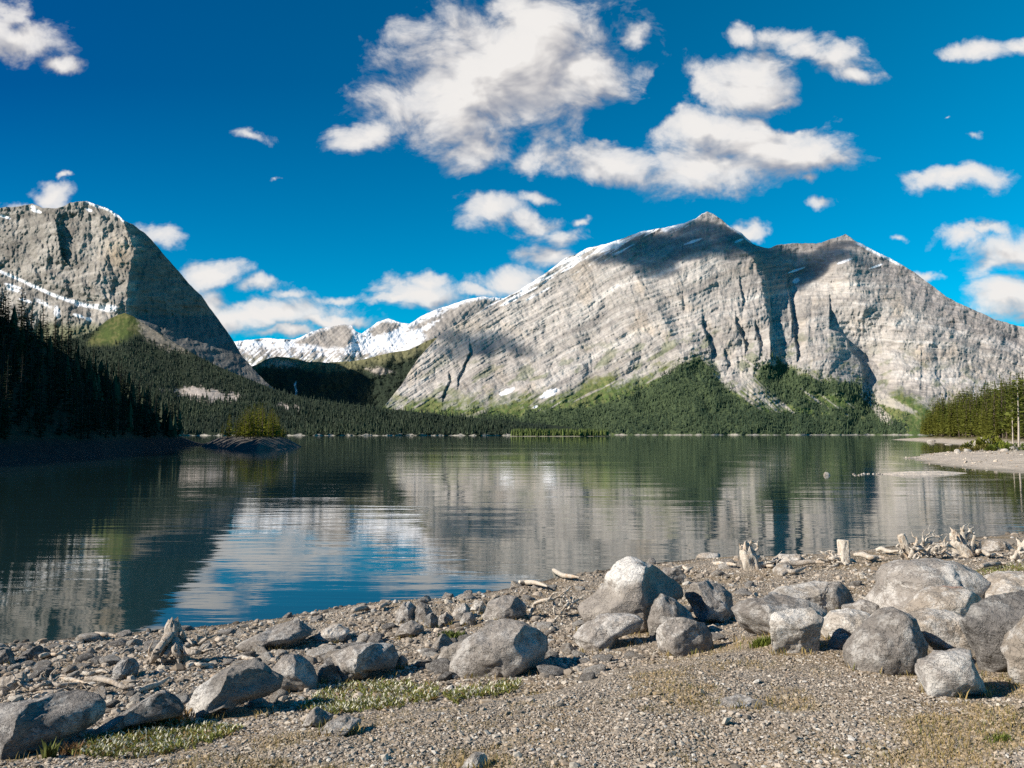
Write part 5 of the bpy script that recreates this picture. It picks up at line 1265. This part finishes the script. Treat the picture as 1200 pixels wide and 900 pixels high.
    # shrubs and pale rocks along the top of the beach
    def shrub(uu, yy, w, hh, lab, c, sd):
        rr = np.random.default_rng(sd); xx = (uu - 600) / F_PX * yy; zz = float(point_z(np.array([xx]), np.array([float(yy)]))[0][0]); n = 420
        a = rr.uniform(0, 6.28, n); q = np.sqrt(rr.random(n)); pz = (1 - q ** 2) * hh * rr.uniform(.1, 1, n)
        p = np.stack([q * w * np.cos(a), q * w * .8 * np.sin(a), pz], 1)
        o = blades('shrub', p, rr.uniform(.15, .4, n) * hh, np.array(c)[None] * rr.uniform(.6, 1.5, (n, 1)), sd, .9, .25); o.location = (xx, yy, zz); put(o, lab, 'shrub')
    shrub(1172, 118, 2.2, 1.1, 'bright green shrub at the top of the beach below the bare trunked pines', (.10, .13, .02), 1)
    shrub(1150, 120, 1.8, .9, 'olive shrub at the top of the beach, left of the bright green one', (.13, .12, .03), 2)
    shrub(1128, 124, 1.6, .6, 'low brownish shrub behind the pale rocks of the beach', (.16, .13, .05), 3)
    shrub(1192, 112, 1.8, .9, 'dark green shrub at the right edge of the view above the beach', (.08, .11, .02), 4)
    shrub(1160, 138, 2.6, 2.2, 'tall yellow green shrub before the pine stand', (.13, .14, .02), 5)
    shrub(1140, 150, 2.4, 1.4, 'grassy green shrub on the slope left of the pale slab', (.12, .13, .03), 6)
    def prock(uu, yy, w, h, mt, lab, sd):
        xx = (uu - 600) / F_PX * yy; zz = float(point_z(np.array([xx]), np.array([float(yy)]))[0][0]); Q, Fc = rock_shape(3, sd, (), 8, .12)
        o = mesh_np('rock', Q * np.array([w, w * .7, h]), Fc, M[mt]); o.location = (xx, yy, zz + h * .4); put(o, lab, 'rock')
    prock(1120, 119, .45, .42, 'pale', 'white rock on the crest of the beach, the left one of two', 51); prock(1132, 119, .65, .42, 'pale', 'white rock on the crest of the beach, the right one of two', 52)
    prock(1152, 160, 2.4, 1.5, 'tan', 'big tilted pale slab at the foot of the pine stand', 53); prock(1186, 112, .6, .45, 'pale', 'whitish rock beside the dark green shrub', 54)
    prock(1164, 122, .7, .4, 'pale', 'pale rock between the olive and bright green shrubs', 55); prock(1090, 330, 1.6, .7, 'tan', 'pale rock mound on the far beach at the tip of the pines', 56); prock(1176, 108, .5, .3, 'tan', 'low flat rock lying on the beach below the shrubs', 57)
    prock(1110, 250, 1.3, .5, 'tan', 'tan rock on the far beach by the inlet', 58)
build_point()

# ---- sandbar with a broken tail of stones
def build_bar():
    q = [(1030, 555.4), (1060, 554.3), (1100, 554.0), (1134, 554.3), (1120, 556.2), (1080, 557.0), (1045, 556.8)]
    bx, by = on_water(*np.array(q, float).T); poly = list(zip(bx, by))
    gx = np.arange(24, 38, .12); gy = np.arange(56, 76, .2); X, Y = np.meshgrid(gx, gy); d = poly_sd(X, Y, poly) + .25 * fbm(X * .9, Y * .9, 4, 1501)
    Z = np.clip(d * .16, -.4, .22) + .02 * fbm(X * 3, Y * 3, 3, 1502)
    c = np.broadcast_to(C3(.58, .51, .43), X.shape + (3,)) * (1 + .25 * fbm(X * 2, Y * 2, 3, 1503))[..., None]
    o = mesh_np('sandbar', np.stack([X, Y, Z], -1).reshape(-1, 3), grid_faces(len(gy), len(gx)), M['bank'], col=c.reshape(-1, 3)); put(o, 'thin pale gravel bar just above the water', kind='structure')
    r = np.random.default_rng(1504)
    for k in range(11):
        u = 1000 + 3.4 * k + r.normal(0, .8); v = 555.5 + r.normal(0, .6); s = r.uniform(1, 2.6); w = water_rock(u - s, u + s, v - s * .8, v + .4, 'tan', 'small stone in the broken tail of the sandbar', 1510 + k, 'stone', 2); w['group'] = 'stones trailing from the sandbar'; w['category'] = 'stone'
build_bar()

# ---- low wooded islet far across the lake
def build_islet():
    u0, u1 = 596, 716; y = 1250.
    x0, x1 = (u0 - 600) * y / F_PX, (u1 - 600) * y / F_PX
    gx = np.linspace(x0 - 6, x1 + 6, 130); gy = np.linspace(y - 8, y + 42, 26); X, Y = np.meshgrid(gx, gy)
    e = 1 - ((X - (x0 + x1) / 2) / ((x1 - x0) / 2)) ** 2 - ((Y - y - 17) / 20) ** 2 + .25 * fbm(X * .05, Y * .05, 3, 1601)
    Z = np.clip(e * 3, -1, 1.2); c = np.broadcast_to(C3(.30, .28, .22), X.shape + (3,)).copy(); c = lerp(c, np.broadcast_to(C3(.07, .08, .03), c.shape), sstep(.5, 1.0, Z))
    o = mesh_np('islet', np.stack([X, Y, Z], -1).reshape(-1, 3), grid_faces(26, 130), M['bank'], col=c.reshape(-1, 3)); put(o, 'flat islet far across the lake', kind='structure')
    r = np.random.default_rng(1602); n = 700; x = r.uniform(x0, x1, n); yy = r.uniform(y, y + 34, n); e = 1 - ((x - (x0 + x1) / 2) / ((x1 - x0) / 2)) ** 2 - ((yy - y - 17) / 19) ** 2
    ok = e > .04; b = np.stack([x[ok], yy[ok], np.full(ok.sum(), .8)], 1); n = len(b); h = r.uniform(6, 12.5, n)
    f = far_trees('islet_wood', b, h, C3(.085, .115, .03)[None] * r.uniform(.7, 1.3, (n, 1)), M['far'], 1603, 4, 6); put(f, 'light green firs crowding the flat islet', 'wood', kind='stuff')
build_islet()

# ---- small rocky island on the left
def build_island():
    q = [(236, 523), (262, 526), (300, 528), (335, 526.5), (352, 523.5), (345, 521.5), (300, 519.5), (255, 520.5)]
    bx, by = on_water(*np.array(q, float).T); poly = list(zip(bx, by))
    gx = np.linspace(-78, -30, 150); gy = np.linspace(148, 300, 140); X, Y = np.meshgrid(gx, gy); d = poly_sd(X, Y, poly) + 1.2 * fbm(X * .2, Y * .2, 4, 1701)
    Z = np.interp(d, [-10, 0, 1.0, 3.5, 6, 12], [-3, 0, .7, 1.9, 2.5, 2.9]) + .35 * fbm(X * .5, Y * .4, 4, 1702)
    c = np.broadcast_to(C3(.10, .092, .082), X.shape + (3,)) * (1 + .4 * fbm(X * .8, Y * .8, 3, 1703))[..., None]; c = lerp(c, np.broadcast_to(C3(.06, .06, .025), c.shape), sstep(2.2, 2.7, Z))
    o = mesh_np('island', np.stack([X, Y, Z], -1).reshape(-1, 3), grid_faces(140, 150), M['bank'], col=c.reshape(-1, 3)); put(o, 'small rocky island with a clump of trees on the left', kind='structure')
    r = np.random.default_rng(1704); n = 4000; x = r.uniform(-70, -36, n); y = r.uniform(158, 250, n); d = poly_sd(x, y, poly); u, v = proj(x, y, 2.6)
    ok = (d > 3.2) & (u > 258) & (u < 336); x, y, u = x[ok], y[ok], u[ok]; cell = {}; k = 0
    for i in range(len(x)):
        key = (int(x[i] // 1.25), int(y[i] // 3))
        if key in cell or k > 95: continue
        cell[key] = 1; k += 1; hh = float(np.interp(u[i], [256, 268, 285, 302, 318, 328, 336], [3.6, 6.2, 7.0, 8.2, 6.8, 4.2, 2.4]) * r.uniform(.6, 1.08) * y[i] / 190)
        plant('spruce_tree', ISLES, int(r.integers(0, 3)), (x[i], y[i], 2.3), hh, 'small yellow green spruce in the clump on the rocky island', 'spruces on the rocky island', r.uniform(0, 6.28), r.normal(0, .03))
    print('island trees', k)
build_island()

# ---- steep dark wooded hill on the near left
F_CREST = [(-900, -40), (-620, 40), (-420, 130), (-250, 220), (-150, 280), (-60, 345), (0, 372), (40, 392), (80, 417), (110, 441), (150, 468), (185, 493), (210, 511), (228, 518), (246, 521.5)]
F_BASE = [(-900, 690), (-620, 640), (-300, 582), (0, 546), (60, 540), (120, 534), (180, 529.5), (225, 524), (246, 522.3)]
def f_depth(U, V, vc):
    Vb = np.interp(U, [p[0] for p in F_BASE], [p[1] for p in F_BASE]); yb = np.interp(U, [-900, -620, -300, 0, 120, 246], [21, 26, 48, 86, 125, 235])
    t = np.clip((Vb - V) / np.maximum(Vb - vc, 1e-3), 0, 1); rng = np.interp(U, [-900, -420, -100, 0, 150, 246], [75, 85, 80, 85, 70, 20])
    strip = np.clip((Vb - V) / np.interp(U, [-300, 0, 225], [30, 22, 9]), 0, 1) * 5
    return yb + strip + rng * t ** 1.1 + np.where(t > .02, 1.5, .2) * fbm(U * .05, V * .06, 4, 1801)
def f_colour(U, V, Y, vc, pos):
    n = fbm(pos[..., 0] * .4, pos[..., 1] * .4, 4, 1802); c = np.broadcast_to(C3(.035, .035, .02), U.shape + (3,))
    return np.clip(lerp(c, np.broadcast_to(C3(.022, .021, .020), c.shape) * (1 + .5 * n)[..., None], sstep(2.6, 1.6, pos[..., 2] + .6 * n)), .01, .8)  # strand rock coloured near black to deepen the shade at the hill's foot
F_obj, F_g = relief('hillside', F_CREST, F_BASE, f_depth, f_colour, du=2.0, nrow=120, seed=13, mat=M['bank'], jag=.5, back=(25, .35))
put(F_obj, 'steep dark wooded hillside dropping to a rocky strand on the near left', kind='structure')
def hill_trees():
    U, V, Y, pos = F_g; r = np.random.default_rng(1811); n = 5200
    ci = r.integers(0, U.shape[1], n); ri = (r.uniform(.05, 1.0, n) ** .8 * (U.shape[0] - 1)).astype(int)
    p = pos[ri, ci]; u = U[ri, ci]; ok = p[:, 2] > 2.2; p, u = p[ok], u[ok]
    cell = {}; keep = []
    for i in range(len(p)):
        key = (int(p[i, 0] // 3.0), int(p[i, 1] // 3.6))
        if key in cell: continue
        cell[key] = 1; keep.append(i)
    keep = np.array(keep); p, u = p[keep], u[keep]; h = r.uniform(6.5, 12.5, len(p)) * np.interp(p[:, 1], [60, 130, 240], [.85, .9, .95])
    vis = (u > -30); od = np.argsort(-np.where(vis, h / p[:, 1], 0)); own = od[:190]; rest = od[190:]
    for i in own:
        plant('spruce_tree', SPRUCES, int(r.integers(0, 4)), tuple(p[i] - np.array([0, 0, .3])), float(h[i]), 'slender dark spruce on the shaded hillside at the near left', 'spruces on the dark hillside', r.uniform(0, 6.28), r.normal(0, .02), bark='darkbark')
    f = far_trees('hill_wood', p[rest], h[rest], C3(.03, .042, .02)[None] * r.uniform(.7, 1.3, (len(rest), 1)), M['far'], 1812, 6, 8); put(f, 'dark spruces massed on the upper part of the shaded hillside', 'wood', kind='stuff')
    print('hill trees', len(own), len(rest))
hill_trees()
# ------------------------------------------------------------------ two clouds high outside the view whose shadows lie on the big mountain
def cloud_vol(name, dens):
    m = bpy.data.materials.new(name); m.use_nodes = True; nt = m.node_tree; nt.nodes.clear()
    v = nd(nt, 'ShaderNodeVolumePrincipled', Density=dens, Color=(.97, .97, .98, 1)); nt.links.new(v.outputs[0], nd(nt, 'ShaderNodeOutputMaterial').inputs['Volume']); return m
M['cloud'] = cloud_vol('cloud_vapour', .014)
def cloud(px_list, t, label, seed):
    """puffs that stand on the sun's line above the given spots of the mountain"""
    cr = np.array(A_CREST, float); u = np.array([q[0] for q in px_list], float); v = np.array([q[1] for q in px_list], float)
    p = P(u, v, a_depth(u, v, np.interp(u, cr[:, 0], cr[:, 1]))) + t * S[None]
    c0 = p.mean(0); bm = []; 
    # one skin wrapped round all puffs: radial surface of the union seen from the middle
    D, Fc = ico(6); R = np.full(len(D), 60.)
    rx = np.array([q[2] for q in px_list]) * 4.4; rz = np.array([q[3] for q in px_list]) * 4.4
    side = np.cross(S, [0, 0, 1]); side /= np.linalg.norm(side); upv = np.cross(side, S)
    o = p - c0
    for k in range(len(o)):
        # scale space so that puff k is a unit ball
        def tr(w): return np.stack([w @ side / rx[k], w @ upv / rz[k], w @ S / (rz[k] * 1.2)], -1)
        d = tr(D); q = tr(o[k][None])[0]; a = (d * d).sum(1); b = d @ q; cc = q @ q - 1; disc = b * b - a * cc
        R = np.where(disc > 0, np.maximum(R, (b + np.sqrt(np.maximum(disc, 0))) / a), R)
    W = D * R[:, None]; n = fbm3(W / 150. + seed, 5, seed, .6); W = W * (1 + .42 * n)[:, None]
    ob = mesh_np('cloud', W, Fc, M['cloud']); ob.location = c0
    put(ob, label, 'cloud', kind='stuff')
cloud([(712, 306, 26, 12), (750, 300, 40, 26), (790, 290, 44, 28), (830, 272, 44, 20), (770, 320, 26, 16), (865, 288, 26, 14)], 3300, 'ragged white cloud high above the lake that shades the main summit', 5)
cloud([(905, 308, 26, 18), (940, 315, 36, 26), (975, 298, 30, 16), (925, 338, 22, 12), (995, 286, 16, 8)], 3300, 'smaller white cloud that shades the hollow between the twin peaks', 8)
cloud([(520, 412, 22, 7), (548, 402, 34, 13), (585, 398, 26, 9), (610, 412, 16, 7)], 4300, 'flat white cloud that shades a patch of the left mountain flank', 12)
